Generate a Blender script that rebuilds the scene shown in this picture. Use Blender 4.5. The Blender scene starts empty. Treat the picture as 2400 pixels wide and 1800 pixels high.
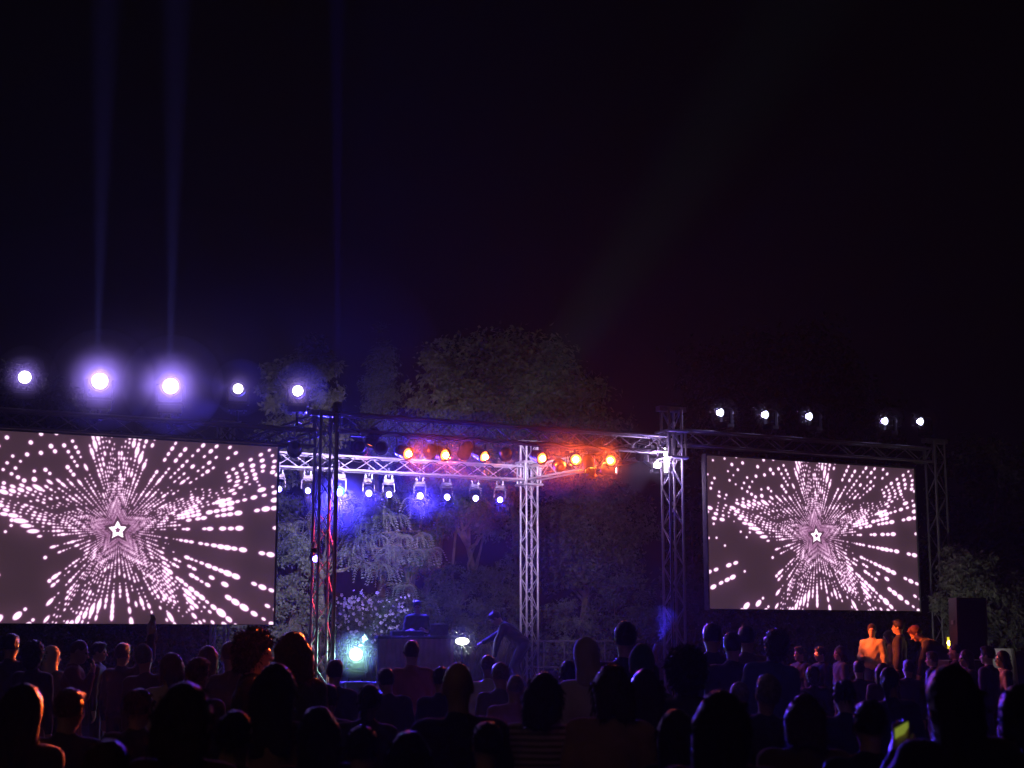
import bpy, math, random
import numpy as np
from mathutils import Vector, Matrix, Quaternion

# ------------------------------------------------------------------ camera, sky, moon, exposure
scene = bpy.context.scene
COL = scene.collection
CAM_Z = 1.75
PITCH = math.atan(600.0 / 3600.0)
cam_data = bpy.data.cameras.new('camera')
cam_data.sensor_width = 36.0
cam_data.lens = 54.0
cam_data.clip_end = 500.0
cam_data.dof.use_dof = True
cam_data.dof.focus_distance = 29.0
cam_data.dof.aperture_fstop = 3.2
cam = bpy.data.objects.new('camera', cam_data)
COL.objects.link(cam)
cam.location = (0, 0, CAM_Z)
cam.rotation_euler = (math.pi / 2 + PITCH, 0, 0)
scene.camera = cam

world = bpy.data.worlds.new('World')
scene.world = world
world.use_nodes = True
wn = world.node_tree.nodes
bg = wn['Background']
bg.inputs['Color'].default_value = (0.0009, 0.0006, 0.0011, 1)
bg.inputs['Strength'].default_value = 1.0

sun_d = bpy.data.lights.new('moon', 'SUN')
sun_d.energy = 0.03
sun_d.angle = math.radians(12)
sun_d.color = (1.0, 0.62, 0.42)
sun = bpy.data.objects.new('moon', sun_d)
COL.objects.link(sun)
sun.rotation_euler = (math.radians(58), 0, math.radians(-20))

vs = scene.view_settings
vs.view_transform = 'Standard'
vs.look = 'None'
vs.exposure = 0.0
vs.gamma = 1.0
vs.use_curve_mapping = False
cy = scene.cycles
cy.use_denoising = True
cy.max_bounces = 3
cy.diffuse_bounces = 2
cy.glossy_bounces = 1
cy.transmission_bounces = 1
cy.volume_bounces = 0
cy.transparent_max_bounces = 4
cy.caustics_reflective = False
cy.caustics_refractive = False
cy.sample_clamp_indirect = 3.0

# ------------------------------------------------------------------ layout helpers
CP, SP = math.cos(PITCH), math.sin(PITCH)


def ray(px, py):
    u, v = (px - 1200.0) / 3600.0, (900.0 - py) / 3600.0
    return Vector((u, CP - v * SP, SP + v * CP))


def at(px, py, depth):
    r = ray(px, py)
    k = depth / r.y
    return Vector((r.x * k, depth, CAM_Z + r.z * k))


TH = math.radians(27.5)                       # the stage stands turned away by this angle
E1 = Vector((math.cos(TH), math.sin(TH), 0))
E2 = Vector((-math.sin(TH), math.cos(TH), 0))
FL = Vector((-3.29, 26.9, 0))                 # front left tower
STAGE_W, STAGE_D = 7.28, 6.0
FR = FL + E1 * STAGE_W
RL = FL + E2 * STAGE_D
RR = FR + E2 * STAGE_D


def on_plane(px, py, base=FL):
    """point of the upright stage plane through base that the line px, py meets"""
    r = ray(px, py)
    k = (base - Vector((0, 0, 0))).dot(E2) / Vector((r.x, r.y, 0)).dot(E2)
    return Vector((r.x * k, r.y * k, CAM_Z + r.z * k))


# ------------------------------------------------------------------ object helpers
def new_obj(name, data, parent=None, loc=(0, 0, 0)):
    o = bpy.data.objects.new(name, data)
    COL.objects.link(o)
    o.location = loc
    if parent is not None:
        o.parent = parent
    return o


def tag(o, label=None, cat=None, group=None, kind=None):
    if label: o['label'] = label
    if cat: o['category'] = cat
    if group: o['group'] = group
    if kind: o['kind'] = kind
    return o


def thing(name, loc, label, cat, group=None, rz=0.0):
    o = new_obj(name, None, None, loc)
    o.empty_display_size = 0.2
    o.rotation_euler = (0, 0, rz)
    return tag(o, label, cat, group)


def mesh_np(name, verts, faces, mat=None, smooth=False, mats=None, midx=None):
    """verts (n,3) array, faces (m,k) array all of one size k"""
    verts = np.asarray(verts, dtype=np.float32)
    faces = np.asarray(faces, dtype=np.int32)
    me = bpy.data.meshes.new(name)
    m, k = faces.shape
    me.vertices.add(len(verts))
    me.vertices.foreach_set('co', verts.ravel())
    me.loops.add(m * k)
    me.loops.foreach_set('vertex_index', faces.ravel())
    me.polygons.add(m)
    me.polygons.foreach_set('loop_start', np.arange(0, m * k, k, dtype=np.int32))
    me.polygons.foreach_set('loop_total', np.full(m, k, dtype=np.int32))
    if midx is not None:
        me.polygons.foreach_set('material_index', np.asarray(midx, dtype=np.int32))
    me.polygons.foreach_set('use_smooth', np.full(m, smooth))
    me.update(calc_edges=True)
    for mm in (mats or ([mat] if mat else [])):
        me.materials.append(mm)
    return me


class MB:
    """collects simple solids into one mesh"""
    def __init__(self):
        self.v, self.f = [], []

    def box(self, c, s, M=None):
        b = len(self.v)
        for dz in (-1, 1):
            for dy in (-1, 1):
                for dx in (-1, 1):
                    p = Vector((c[0] + dx * s[0] / 2, c[1] + dy * s[1] / 2, c[2] + dz * s[2] / 2))
                    self.v.append(tuple(M @ p if M else p))
        for q in ((0, 2, 3, 1), (4, 5, 7, 6), (0, 1, 5, 4), (2, 6, 7, 3), (0, 4, 6, 2), (1, 3, 7, 5)):
            self.f.append(tuple(b + i for i in q))
        return self

    def tube(self, a, b2, ra, rb=None, n=8, cap=True):
        rb = ra if rb is None else rb
        a, b2 = Vector(a), Vector(b2)
        q = (b2 - a).to_track_quat('Z', 'Y')
        b = len(self.v)
        for p, r in ((a, ra), (b2, rb)):
            for i in range(n):
                t = 2 * math.pi * i / n
                self.v.append(tuple(p + q @ Vector((r * math.cos(t), r * math.sin(t), 0))))
        for i in range(n):
            j = (i + 1) % n
            self.f.append((b + i, b + j, b + n + j, b + n + i))
        if cap:
            self.f.append(tuple(b + i for i in reversed(range(n))))
            self.f.append(tuple(b + n + i for i in range(n)))
        return self

    def path(self, pts, rads, n=7):
        for i in range(len(pts) - 1):
            self.tube(pts[i], pts[i + 1], rads[i], rads[i + 1], n, cap=(i in (0, len(pts) - 2)))
        return self

    def lathe(self, prof, n=20, axis='Y'):
        b = len(self.v)
        for (r, h) in prof:
            for i in range(n):
                t = 2 * math.pi * i / n
                self.v.append((r * math.cos(t), h, r * math.sin(t)) if axis == 'Y' else (r * math.cos(t), r * math.sin(t), h))
        for k in range(len(prof) - 1):
            for i in range(n):
                j = (i + 1) % n
                self.f.append((b + k * n + i, b + k * n + j, b + (k + 1) * n + j, b + (k + 1) * n + i))
        return self

    def mesh(self, name, mat, smooth=False):
        me = bpy.data.meshes.new(name)
        me.from_pydata(self.v, [], self.f)
        me.materials.append(mat)
        if smooth:
            me.polygons.foreach_set('use_smooth', np.full(len(me.polygons), True))
        me.update()
        return me

    def build(self, name, mat, parent=None, loc=(0, 0, 0), bevel=0.0, smooth=False):
        o = new_obj(name, self.mesh(name, mat, smooth), parent, loc)
        if bevel:
            m = o.modifiers.new('bevel', 'BEVEL')
            m.width = bevel
            m.segments = 2
            m.limit_method = 'ANGLE'
        return o


# ------------------------------------------------------------------ materials
def mat_pbr(name, color, rough=0.6, metal=0.0, var=0.25, scale=6.0, bump=0.0, bscale=60.0, sheen=0.0, spec=0.5, two=None):
    m = bpy.data.materials.new(name)
    m.use_nodes = True
    nt = m.node_tree
    b = nt.nodes['Principled BSDF']
    b.inputs['Roughness'].default_value = rough
    b.inputs['Metallic'].default_value = metal
    b.inputs['Specular IOR Level'].default_value = spec
    if sheen:
        b.inputs['Sheen Weight'].default_value = sheen
    tc = nt.nodes.new('ShaderNodeTexCoord')
    nz = nt.nodes.new('ShaderNodeTexNoise')
    nz.inputs['Scale'].default_value = scale
    nz.inputs['Detail'].default_value = 4
    nt.links.new(tc.outputs['Object'], nz.inputs['Vector'])
    ramp = nt.nodes.new('ShaderNodeValToRGB')
    c = Vector(color)
    lo = c * (1 - var)
    hi = Vector(two) if two else c * (1 + var)
    ramp.color_ramp.elements[0].position = 0.3
    ramp.color_ramp.elements[1].position = 0.7
    ramp.color_ramp.elements[0].color = (*lo, 1)
    ramp.color_ramp.elements[1].color = (*[min(1, x) for x in hi], 1)
    nt.links.new(nz.outputs['Fac'], ramp.inputs['Fac'])
    nt.links.new(ramp.outputs['Color'], b.inputs['Base Color'])
    if bump:
        n2 = nt.nodes.new('ShaderNodeTexNoise')
        n2.inputs['Scale'].default_value = bscale
        n2.inputs['Detail'].default_value = 3
        nt.links.new(tc.outputs['Object'], n2.inputs['Vector'])
        bp = nt.nodes.new('ShaderNodeBump')
        bp.inputs['Strength'].default_value = bump
        bp.inputs['Distance'].default_value = 0.02
        nt.links.new(n2.outputs['Fac'], bp.inputs['Height'])
        nt.links.new(bp.outputs['Normal'], b.inputs['Normal'])
    return m


def mat_emit(name, color, strength):
    m = bpy.data.materials.new(name)
    m.use_nodes = True
    nt = m.node_tree
    nt.nodes.remove(nt.nodes['Principled BSDF'])
    e = nt.nodes.new('ShaderNodeEmission')
    e.inputs['Color'].default_value = (*color, 1)
    e.inputs['Strength'].default_value = strength
    # a faint Fresnel-like falloff so the lens is brightest in its middle
    nt.links.new(e.outputs['Emission'], nt.nodes['Material Output'].inputs['Surface'])
    m.cycles.emission_sampling = 'NONE'
    return m


def mat_leaf(name, color, color2, scale=3.0, trans=0.25):
    m = mat_pbr(name, color, 0.6, 0, 0.35, scale, two=color2, spec=0.3)
    nt = m.node_tree
    b = nt.nodes['Principled BSDF']
    tr = nt.nodes.new('ShaderNodeBsdfTranslucent')
    mix = nt.nodes.new('ShaderNodeMixShader')
    mix.inputs['Fac'].default_value = trans
    ramp = [n for n in nt.nodes if n.type == 'VALTORGB'][0]
    nt.links.new(ramp.outputs['Color'], tr.inputs['Color'])
    nt.links.new(b.outputs['BSDF'], mix.inputs[1])
    nt.links.new(tr.outputs['BSDF'], mix.inputs[2])
    nt.links.new(mix.outputs['Shader'], nt.nodes['Material Output'].inputs['Surface'])
    return m


M = {}
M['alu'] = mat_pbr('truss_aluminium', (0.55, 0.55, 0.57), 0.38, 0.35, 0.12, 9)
M['alu_dark'] = mat_pbr('shaded_aluminium', (0.16, 0.15, 0.16), 0.5, 0.3, 0.25, 9)  # darker copy of the truss aluminium, shade put into its colour
M['alu_mid'] = mat_pbr('half_shaded_aluminium', (0.27, 0.26, 0.28), 0.45, 0.3, 0.2, 9)  # middle copy of the truss aluminium, part of the shade in its colour
M['steel'] = mat_pbr('galvanised_steel', (0.25, 0.25, 0.27), 0.45, 0.5, 0.2, 12)
M['black'] = mat_pbr('black_housing', (0.018, 0.018, 0.02), 0.45, 0.0, 0.3, 20)
M['grey_plastic'] = mat_pbr('grey_housing', (0.085, 0.08, 0.09), 0.4, 0.0, 0.2, 14)
M['black_cloth'] = mat_pbr('black_stage_skirt', (0.015, 0.014, 0.016), 0.9, 0, 0.3, 5, bump=0.6, bscale=8)
M['wood_black'] = mat_pbr('stage_board', (0.03, 0.028, 0.03), 0.7, 0, 0.35, 3, bump=0.3, bscale=30)
M['grille'] = mat_pbr('speaker_grille', (0.012, 0.012, 0.013), 0.7, 0.0, 0.3, 30, bump=0.8, bscale=300)
M['white_cloth'] = mat_pbr('white_table_cloth', (0.7, 0.68, 0.7), 0.8, 0, 0.08, 3, bump=0.4, bscale=8)
M['booth_cloth'] = mat_pbr('booth_cloth', (0.35, 0.18, 0.24), 0.85, 0, 0.15, 4, bump=0.5, bscale=9)
M['concrete'] = mat_pbr('concrete', (0.42, 0.41, 0.4), 0.85, 0, 0.2, 5, bump=0.4, bscale=25)
M['bark'] = mat_pbr('bark', (0.11, 0.09, 0.07), 0.9, 0, 0.4, 7, bump=1.0, bscale=18)
M['bark_pale'] = mat_pbr('pale_bark', (0.3, 0.25, 0.22), 0.85, 0, 0.3, 6, bump=0.8, bscale=14)
M['leaf_a'] = mat_leaf('oak_leaf', (0.07, 0.09, 0.05), (0.15, 0.17, 0.10), 1.4)
M['leaf_b'] = mat_leaf('laurel_leaf', (0.06, 0.08, 0.05), (0.13, 0.15, 0.10), 2.5)
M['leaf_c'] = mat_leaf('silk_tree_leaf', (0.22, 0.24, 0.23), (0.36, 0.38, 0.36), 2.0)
M['leaf_d'] = mat_leaf('conifer_leaf', (0.035, 0.05, 0.035), (0.07, 0.09, 0.06), 2.0, 0.1)
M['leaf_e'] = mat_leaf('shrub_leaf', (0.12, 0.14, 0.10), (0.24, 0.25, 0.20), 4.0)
M['blossom'] = mat_leaf('blossom_petal', (0.72, 0.68, 0.72), (0.82, 0.78, 0.82), 8.0, 0.3)
M['grass_blade'] = mat_leaf('dry_grass_blade', (0.16, 0.16, 0.10), (0.28, 0.27, 0.19), 3.0)


def ground_material():
    m = mat_pbr('trodden_lawn', (0.045, 0.05, 0.03), 0.95, 0, 0.4, 1.2, bump=1.0, bscale=14, two=(0.085, 0.07, 0.05))
    return m


M['ground'] = ground_material()

# ------------------------------------------------------------------ ground and stage deck
GROUND = mesh_np('ground', [(-160, -60, 0), (160, -60, 0), (160, 240, 0), (-160, 240, 0)], [(0, 1, 2, 3)], M['ground'])
tag(new_obj('ground', GROUND), kind='structure')

DECK_Z = 0.8


def stage_deck():
    c = (FL + RR) / 2 + E2 * 0.0
    root = thing('stage_deck', (c.x, c.y, 0), 'low black boarded stage deck with cloth skirt between the truss towers', 'stage', rz=TH)
    n = 6
    w = (STAGE_W - 0.9) / n
    for i in range(n):
        for j in range(4):
            d = (STAGE_D - 1.2) / 4
            MB().box((0, 0, 0), (w - 0.012, d - 0.012, 0.06)).build(
                'deck_board', M['wood_black'], root,
                (-(STAGE_W - 0.9) / 2 + (i + 0.5) * w, -(STAGE_D - 1.2) / 2 + (j + 0.5) * d, DECK_Z - 0.03), bevel=0.006)
    for s in (-1, 1):
        MB().box((0, 0, 0), (0.02, STAGE_D - 1.24, DECK_Z - 0.07)).build('side_skirt', M['black_cloth'], root, (s * (STAGE_W - 0.94) / 2, 0, (DECK_Z - 0.07) / 2))
    # pleated front skirt
    v, f = [], []
    k = 120
    for i in range(k + 1):
        x = -(STAGE_W - 0.9) / 2 + (STAGE_W - 0.9) * i / k
        y = -(STAGE_D - 1.2) / 2 - 0.02 + 0.018 * math.sin(i * 1.9)
        v += [(x, y, 0.0), (x, y, DECK_Z - 0.065)]
        if i:
            f.append((2 * i - 2, 2 * i, 2 * i + 1, 2 * i - 1))
    new_obj('front_skirt', mesh_np('front_skirt', v, f, M['black_cloth'], True), root)


stage_deck()

# low platform where the men beside the right screen stand
p0 = at(2105, 1600, 29.0)
plat = thing('platform', (p0.x, p0.y + 0.1, 0), 'low black wooden platform under the men below the right screen', 'platform', rz=TH)
for i in range(4):
    MB().box((0, 0, 0), (0.66, 1.9, 0.05)).build('deck_board', M['wood_black'], plat, (-1.01 + i * 0.673, 0, 0.325), bevel=0.005)
MB().box((0, 0, 0), (2.6, 1.8, 0.29)).build('base_frame', M['black'], plat, (0, 0, 0.148))

# ------------------------------------------------------------------ trusses
UNIT = {}


def unit_bar(mat, n=8):
    if (mat.name, n) not in UNIT:
        UNIT[(mat.name, n)] = MB().tube((0, 0, 0), (0, 0, 1), 1, 1, n).mesh('bar', mat, False)
        me = UNIT[(mat.name, n)]
        sm = [len(p.vertices) == 4 for p in me.polygons]
        me.polygons.foreach_set('use_smooth', sm)
    return UNIT[(mat.name, n)]


def bar(parent, a, b, r, mat, name='brace', origin=None, n=8):
    o_ = Vector(origin) if origin is not None else parent.location
    a, b = Vector(a) - o_, Vector(b) - o_
    d = b - a
    o = new_obj(name, unit_bar(mat, n), parent)
    o.rotation_mode = 'QUATERNION'
    o.rotation_quaternion = d.to_track_quat('Z', 'Y')
    o.location = a
    o.scale = (r, r, d.length)
    return o


def truss(name, A, B, side, up, label, cat, size=0.29, mat=None, step=0.46, rc=0.026, rb=0.011, group=None, cap=True):
    """square box truss from A to B (centre line); side and up are its cross directions"""
    mat = mat or M['alu']
    A, B = Vector(A), Vector(B)
    root = thing(name, A, label, cat, group)
    s, u = side.normalized() * size / 2, up.normalized() * size / 2
    corners = [(-1, -1), (1, -1), (1, 1), (-1, 1)]
    L = (B - A).length
    ax = (B - A).normalized()
    for (i, j) in corners:
        o = i * s + j * u
        bar(root, A + o, B + o, rc, mat, 'chord')
    n = max(2, int(round(L / step)))
    for fi in range(4):
        c0, c1 = corners[fi], corners[(fi + 1) % 4]
        o0, o1 = c0[0] * s + c0[1] * u, c1[0] * s + c1[1] * u
        for k in range(n):
            a = A + ax * (L * k / n)
            b = A + ax * (L * (k + 1) / n)
            if (k + fi) % 2:
                bar(root, a + o0, b + o1, rb, mat, 'brace', n=6)
            else:
                bar(root, a + o1, b + o0, rb, mat, 'brace', n=6)
        for k in (0, n):
            a = A + ax * (L * k / n)
            bar(root, a + o0, a + o1, rb * 1.3, mat, 'rung', n=6)
    if cap:
        for e in (A, B):
            pass
    return root


UP = Vector((0, 0, 1))
TZ = 5.56
TOWER_H = 6.28


def tower(P, label, mat, sleeve=True, top=TOWER_H, chain=False):
    P = Vector((P.x, P.y, 0))
    root = truss('truss_tower', P + UP * 0.06, P + UP * top, E1, E2, label, 'truss tower', 0.29, mat, 0.4, group='truss towers')
    # base plate, sleeve block and head bar
    R = Matrix.Rotation(TH, 4, 'Z')
    MB().box((0, 0, -0.03), (0.75, 0.75, 0.05), R).build('base_plate', M['steel'], root)
    for s in (-1, 1):
        for q in (E1, E2):
            bar(root, P + UP * 0.05 + q * 0.3 * s, P + UP * 0.05 + q * 0.75 * s, 0.03, M['steel'], 'outrigger')
    if sleeve:
        for z in (TZ - 0.26, TZ + 0.26):
            for s in (-1, 1):
                bar(root, P + UP * z + E1 * 0.23 * s - E2 * 0.23, P + UP * z + E1 * 0.23 * s + E2 * 0.23, 0.028, mat, 'sleeve_bar')
                bar(root, P + UP * z + E2 * 0.23 * s - E1 * 0.23, P + UP * z + E2 * 0.23 * s + E1 * 0.23, 0.028, mat, 'sleeve_bar')
        for i in (-1, 1):
            for j in (-1, 1):
                o = E1 * 0.2 * i + E2 * 0.2 * j
                bar(root, P + UP * (TZ - 0.26) + o, P + UP * (TZ + 0.26) + o, 0.024, mat, 'sleeve_post')
    MB().box((0, 0, top + 0.0), (0.62, 0.16, 0.1), R).build('head_block', mat, root, (0, 0, -0.06))
    if chain:
        # hoist chain running down inside
        z = 0.6
        m = MB()
        k = 0
        while z < top - 0.3:
            m.box((0.0, 0, z), (0.03, 0.012, 0.06) if k % 2 else (0.012, 0.03, 0.06))
            z += 0.09
            k += 1
        m.build('hoist_chain', M['steel'], root, (E1 * 0.02 + E2 * -0.05))
    return root


tower(FL, 'dark truss tower beside the left screen with red and blue lit edges', M['alu_mid'], sleeve=False, top=5.7)
tower(FR, 'dim truss tower between the stage and the right screen, white lamp at its top', M['alu_mid'])
tower(RR, 'bright lavender lit truss tower in the middle of the picture', M['alu'], chain=True)
tower(RL, 'truss tower behind the left screen, only its top and foot showing', M['alu'])
OUT_R = FL + E1 * 14.15
tower(OUT_R, 'dim truss tower at the outer edge of the right screen', M['alu_dark'], sleeve=False, top=6.05)

truss('front_truss', FL + E1 * 0.22 + UP * TZ, FR - E1 * 0.22 + UP * TZ, E2, UP, 'dark front truss over the stage carrying the orange lamps', 'truss', 0.3, M['alu_mid'])
truss('rear_truss', RL + E1 * 0.22 + UP * TZ, RR - E1 * 0.22 + UP * TZ, E2, UP, 'bright white and pink lit rear truss carrying the blue moving heads', 'truss', 0.3, M['alu'])
truss('side_truss', FR + E2 * 0.22 + UP * TZ, RR - E2 * 0.22 + UP * TZ, E1, UP, 'side truss running back from the right front tower to the middle tower', 'truss', 0.3, M['alu'])
truss('side_truss', FL + E2 * 0.22 + UP * TZ, RL - E2 * 0.22 + UP * TZ, E1, UP, 'side truss running back from the left front tower behind the left screen', 'truss', 0.3, M['alu_mid'])
LT_Z, RT_Z = 5.24, 5.72
truss('screen_truss', FL - E1 * 7.4 + UP * LT_Z, FL - E1 * 0.24 + UP * LT_Z, E2, UP, 'dark truss along the top of the left screen', 'truss', 0.29, M['alu_dark'])
truss('screen_truss', FR + E1 * 0.24 + UP * RT_Z, FL + E1 * 13.95 + UP * RT_Z, E2, UP, 'dark truss along the top of the right screen', 'truss', 0.29, M['alu_dark'])

# ------------------------------------------------------------------ the two LED screens
SCR_W, SCR_H = 5.4, 3.04


def star_pattern(nx=560, ny=316):
    rng = np.random.default_rng(5)
    img = np.zeros((ny, nx), np.float32)      # white core
    glow = np.zeros((ny, nx), np.float32)
    W2, H2 = SCR_W / SCR_H / 2, 0.5
    res = SCR_W / SCR_H / nx

    def splat(x, y, ra, rt, ang, amp):
        R = max(ra, rt) * 2.0 + res * 2
        i0, i1 = int((x - R + W2) / res), int((x + R + W2) / res) + 1
        j0, j1 = int((y - R + H2) / res), int((y + R + H2) / res) + 1
        i0, j0, i1, j1 = max(i0, 0), max(j0, 0), min(i1, nx), min(j1, ny)
        if i1 <= i0 or j1 <= j0:
            return
        X = (np.arange(i0, i1) + 0.5) * res - W2 - x
        Y = (np.arange(j0, j1) + 0.5) * res - H2 - y
        X, Y = np.meshgrid(X, Y)
        c, s = math.cos(ang), math.sin(ang)
        a, t = X * c + Y * s, -X * s + Y * c
        d = np.sqrt((a / ra) ** 2 + (t / rt) ** 2)
        soft = 0.7 * res / rt
        k = np.clip((1 + soft - d) / (2 * soft), 0, 1) * amp
        img[j0:j1, i0:i1] = np.maximum(img[j0:j1, i0:i1], k)

    # perimeter of the star
    def star_r(phi, ratio, rot):
        a = (phi - rot) % (2 * math.pi / 5)
        a = min(a, 2 * math.pi / 5 - a)
        # straight edge from tip (a=0, r=1) to notch (a=pi/5, r=ratio)
        x0, y0 = 1.0, 0.0
        x1, y1 = ratio * math.cos(math.pi / 5), ratio * math.sin(math.pi / 5)
        dx, dy = x1 - x0, y1 - y0
        return (x0 * dy - y0 * dx) / (math.cos(a) * dy - math.sin(a) * dx)

    RATIO, ROT = 0.46, math.pi / 2 + 0.08
    pts = []
    PER = 11
    for seg in range(10):
        for k in range(PER):
            t = k / PER
            a0, a1 = seg * math.pi / 5, (seg + 1) * math.pi / 5
            r0, r1 = (1, RATIO) if seg % 2 == 0 else (RATIO, 1)
            x = r0 * math.cos(a0) * (1 - t) + r1 * math.cos(a1) * t
            y = r0 * math.sin(a0) * (1 - t) + r1 * math.sin(a1) * t
            pts.append(math.atan2(y, x) + ROT)
    N = len(pts)
    rings = []
    s = 0.088
    k = 0
    while s < 2.6:
        rings.append(s)
        s *= 1.072 + 0.010 * math.sin(k * 1.3)
        k += 1
    nr = len(rings)
    f1 = rng.random((nr // 2 + 3, N // 4 + 3))
    f2 = rng.random((nr, N))
    f3 = rng.random((nr, N))
    lane = rng.random(N)
    for ki, s in enumerate(rings):
        for pi, phi in enumerate(pts):
            rot = ROT
            ph = phi + rot - ROT + 0.004 * (f3[ki, pi] - 0.5)
            r = s * star_r(ph, RATIO, rot)
            x, y = r * math.cos(ph), r * math.sin(ph)
            if abs(x) > W2 + 0.03 or abs(y) > H2 + 0.03:
                continue
            deg = math.degrees(ph) % 360
            a, b = ki / 2.0, pi / 4.0
            i, j = int(a), int(b)
            u, v = a - i, b - j
            base = (f1[i, j] * (1 - u) + f1[i + 1, j] * u) * (1 - v) + (f1[i, j + 1] * (1 - u) + f1[i + 1, j + 1] * u) * v
            w = 0.6 * base + 0.4 * f2[ki, pi]
            gap = r * abs((pts[(pi + 1) % N] - pts[pi - 1] + math.pi) % (2 * math.pi) - math.pi) / 2
            size = 0.0008 + min(0.0165 * r, 0.40 * gap) * (0.22 + 0.95 * w)
            el = 1.15 + 0.75 * f2[ki, pi]
            size *= (1.35, 0.95, 0.62, 0.62, 0.85)[ki % 5]
            el *= (1.2, 1.0, 0.9, 0.9, 1.0)[ki % 5]
            drop = 0.12 + 0.5 * (base < 0.34)
            amp = min(1.0, 0.16 + 1.2 * r / 0.22 * (0.4 + 0.6 * w))
            if 0.40 < s < 0.47 or 0.70 < s < 0.82:                                  # bright edge of the large star
                size *= 1.1
                el *= 1.3
                drop *= 0.7
            if s >= 0.82:                                        # outside it the dots thin out
                drop = 0.30 + 0.3 * (base < 0.4)
                size *= 0.95
            # sectors of the picture
            if 176 < deg < 240 and s > 0.74:                     # lower left: almost empty, big drops in the corner
                drop = 0.90
                size = 0.006 + 0.005 * w
                el = 1.1
                drop = 0.80
                if r > 0.66 and deg > 190:
                    drop = 0.38
                    size = 0.010 + 0.012 * w
                    el = 1.7
            if 118 < deg < 162 and s > 0.80:                     # upper left: loose round dots
                drop = 0.42
                el = 1.1
                size = 0.004 + 0.010 * w
            if (deg < 16 or deg > 322) and r > 0.34:             # right: strings of large beads
                if pi % 4 == 1:
                    continue
                drop = 0.22
                size = 0.0042 + 0.0200 * min(r, 0.75) * w
                el = 1.75
            if 255 < deg < 300 and s > 0.80:                     # bottom: long drops
                drop = 0.30 if r < 0.50 else 0.6
                size = 0.006 + 0.008 * w
                el = 2.2
                if pi % 2:
                    continue
            if 300 <= deg <= 322 and s > 0.8:
                drop = 0.30
            if 22 < deg < 80 and s > 0.80:
                drop = 0.22
                size = 0.0025 + 0.0105 * w
                el = 1.45
            if r > 0.22 and lane[pi] < 0.12:
                continue
            if f3[ki, pi] < drop:
                continue
            splat(x, y, size * el, size, ph, amp)
    # the small bright star in the middle
    X = (np.arange(nx) + 0.5) * res - W2
    Y = (np.arange(ny) + 0.5) * res - H2
    X, Y = np.meshgrid(X, Y)
    R = np.hypot(X, Y)
    P = np.arctan2(Y, X)
    sa = (P - math.pi / 2 - 0.05) % (2 * math.pi / 5)
    sa = np.minimum(sa, 2 * math.pi / 5 - sa)
    x1, y1 = 0.52 * math.cos(math.pi / 5), 0.52 * math.sin(math.pi / 5)
    dx, dy = x1 - 1, y1
    SR = dy / (np.cos(sa) * dy - np.sin(sa) * dx)
    q = R / SR
    img[q < 0.078] *= 0.15
    img = np.where((q > 0.019) & (q < 0.05), 1.35, img)
    img = np.where(q <= 0.019, 0.05, img)
    img = np.where((q > 0.052) & (q < 0.076), 0.0, img)
    # soft bloom of the LEDs around the bright dots
    g = np.minimum(img, 1.0)

    def blur(a, r):
        kx = np.exp(-0.5 * (np.arange(-3 * r, 3 * r + 1) / r) ** 2)
        kx /= kx.sum()
        a = np.apply_along_axis(lambda m: np.convolve(m, kx, 'same'), 1, a)
        return np.apply_along_axis(lambda m: np.convolve(m, kx, 'same'), 0, a)
    g1 = blur(g, 2)
    g2 = blur(g, 14)
    rgb = np.zeros((ny, nx, 3), np.float32)
    base = np.array([0.066, 0.033, 0.050])
    for c in range(3):
        rgb[..., c] = base[c] * (0.75 + 1.2 * g2) + g1 * (0.22, 0.04, 0.18)[c] + g2 * (0.12, 0.04, 0.10)[c] + img ** (1.0, 1.35, 1.05)[c] * (1.25, 1.0, 1.18)[c]
    return rgb


def screen_mesh():
    rgb = star_pattern()
    ny, nx, _ = rgb.shape
    xs = np.linspace(-SCR_W / 2, SCR_W / 2, nx)
    zs = np.linspace(-SCR_H / 2, SCR_H / 2, ny)
    X, Z = np.meshgrid(xs, zs)
    v = np.stack([X.ravel(), np.zeros(nx * ny), Z.ravel()], 1)
    i = np.arange((ny - 1) * nx).reshape(ny - 1, nx)[:, :-1].ravel()
    f = np.stack([i, i + 1, i + nx + 1, i + nx], 1)
    m = bpy.data.materials.new('led_display')
    m.use_nodes = True
    nt = m.node_tree
    nt.nodes.remove(nt.nodes['Principled BSDF'])
    e = nt.nodes.new('ShaderNodeEmission')
    a = nt.nodes.new('ShaderNodeAttribute')
    a.attribute_name = 'picture'
    e.inputs['Strength'].default_value = 1.0
    nt.links.new(a.outputs['Color'], e.inputs['Color'])
    nt.links.new(e.outputs['Emission'], nt.nodes['Material Output'].inputs['Surface'])
    m.cycles.emission_sampling = 'NONE'
    me = mesh_np('display', v, f, m)
    at_ = me.attributes.new('picture', 'FLOAT_COLOR', 'POINT')
    col = np.ones((ny * nx, 4), np.float32)
    col[:, :3] = rgb.reshape(-1, 3)
    at_.data.foreach_set('color', col.ravel())
    return me


DISPLAY = screen_mesh()


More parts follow.
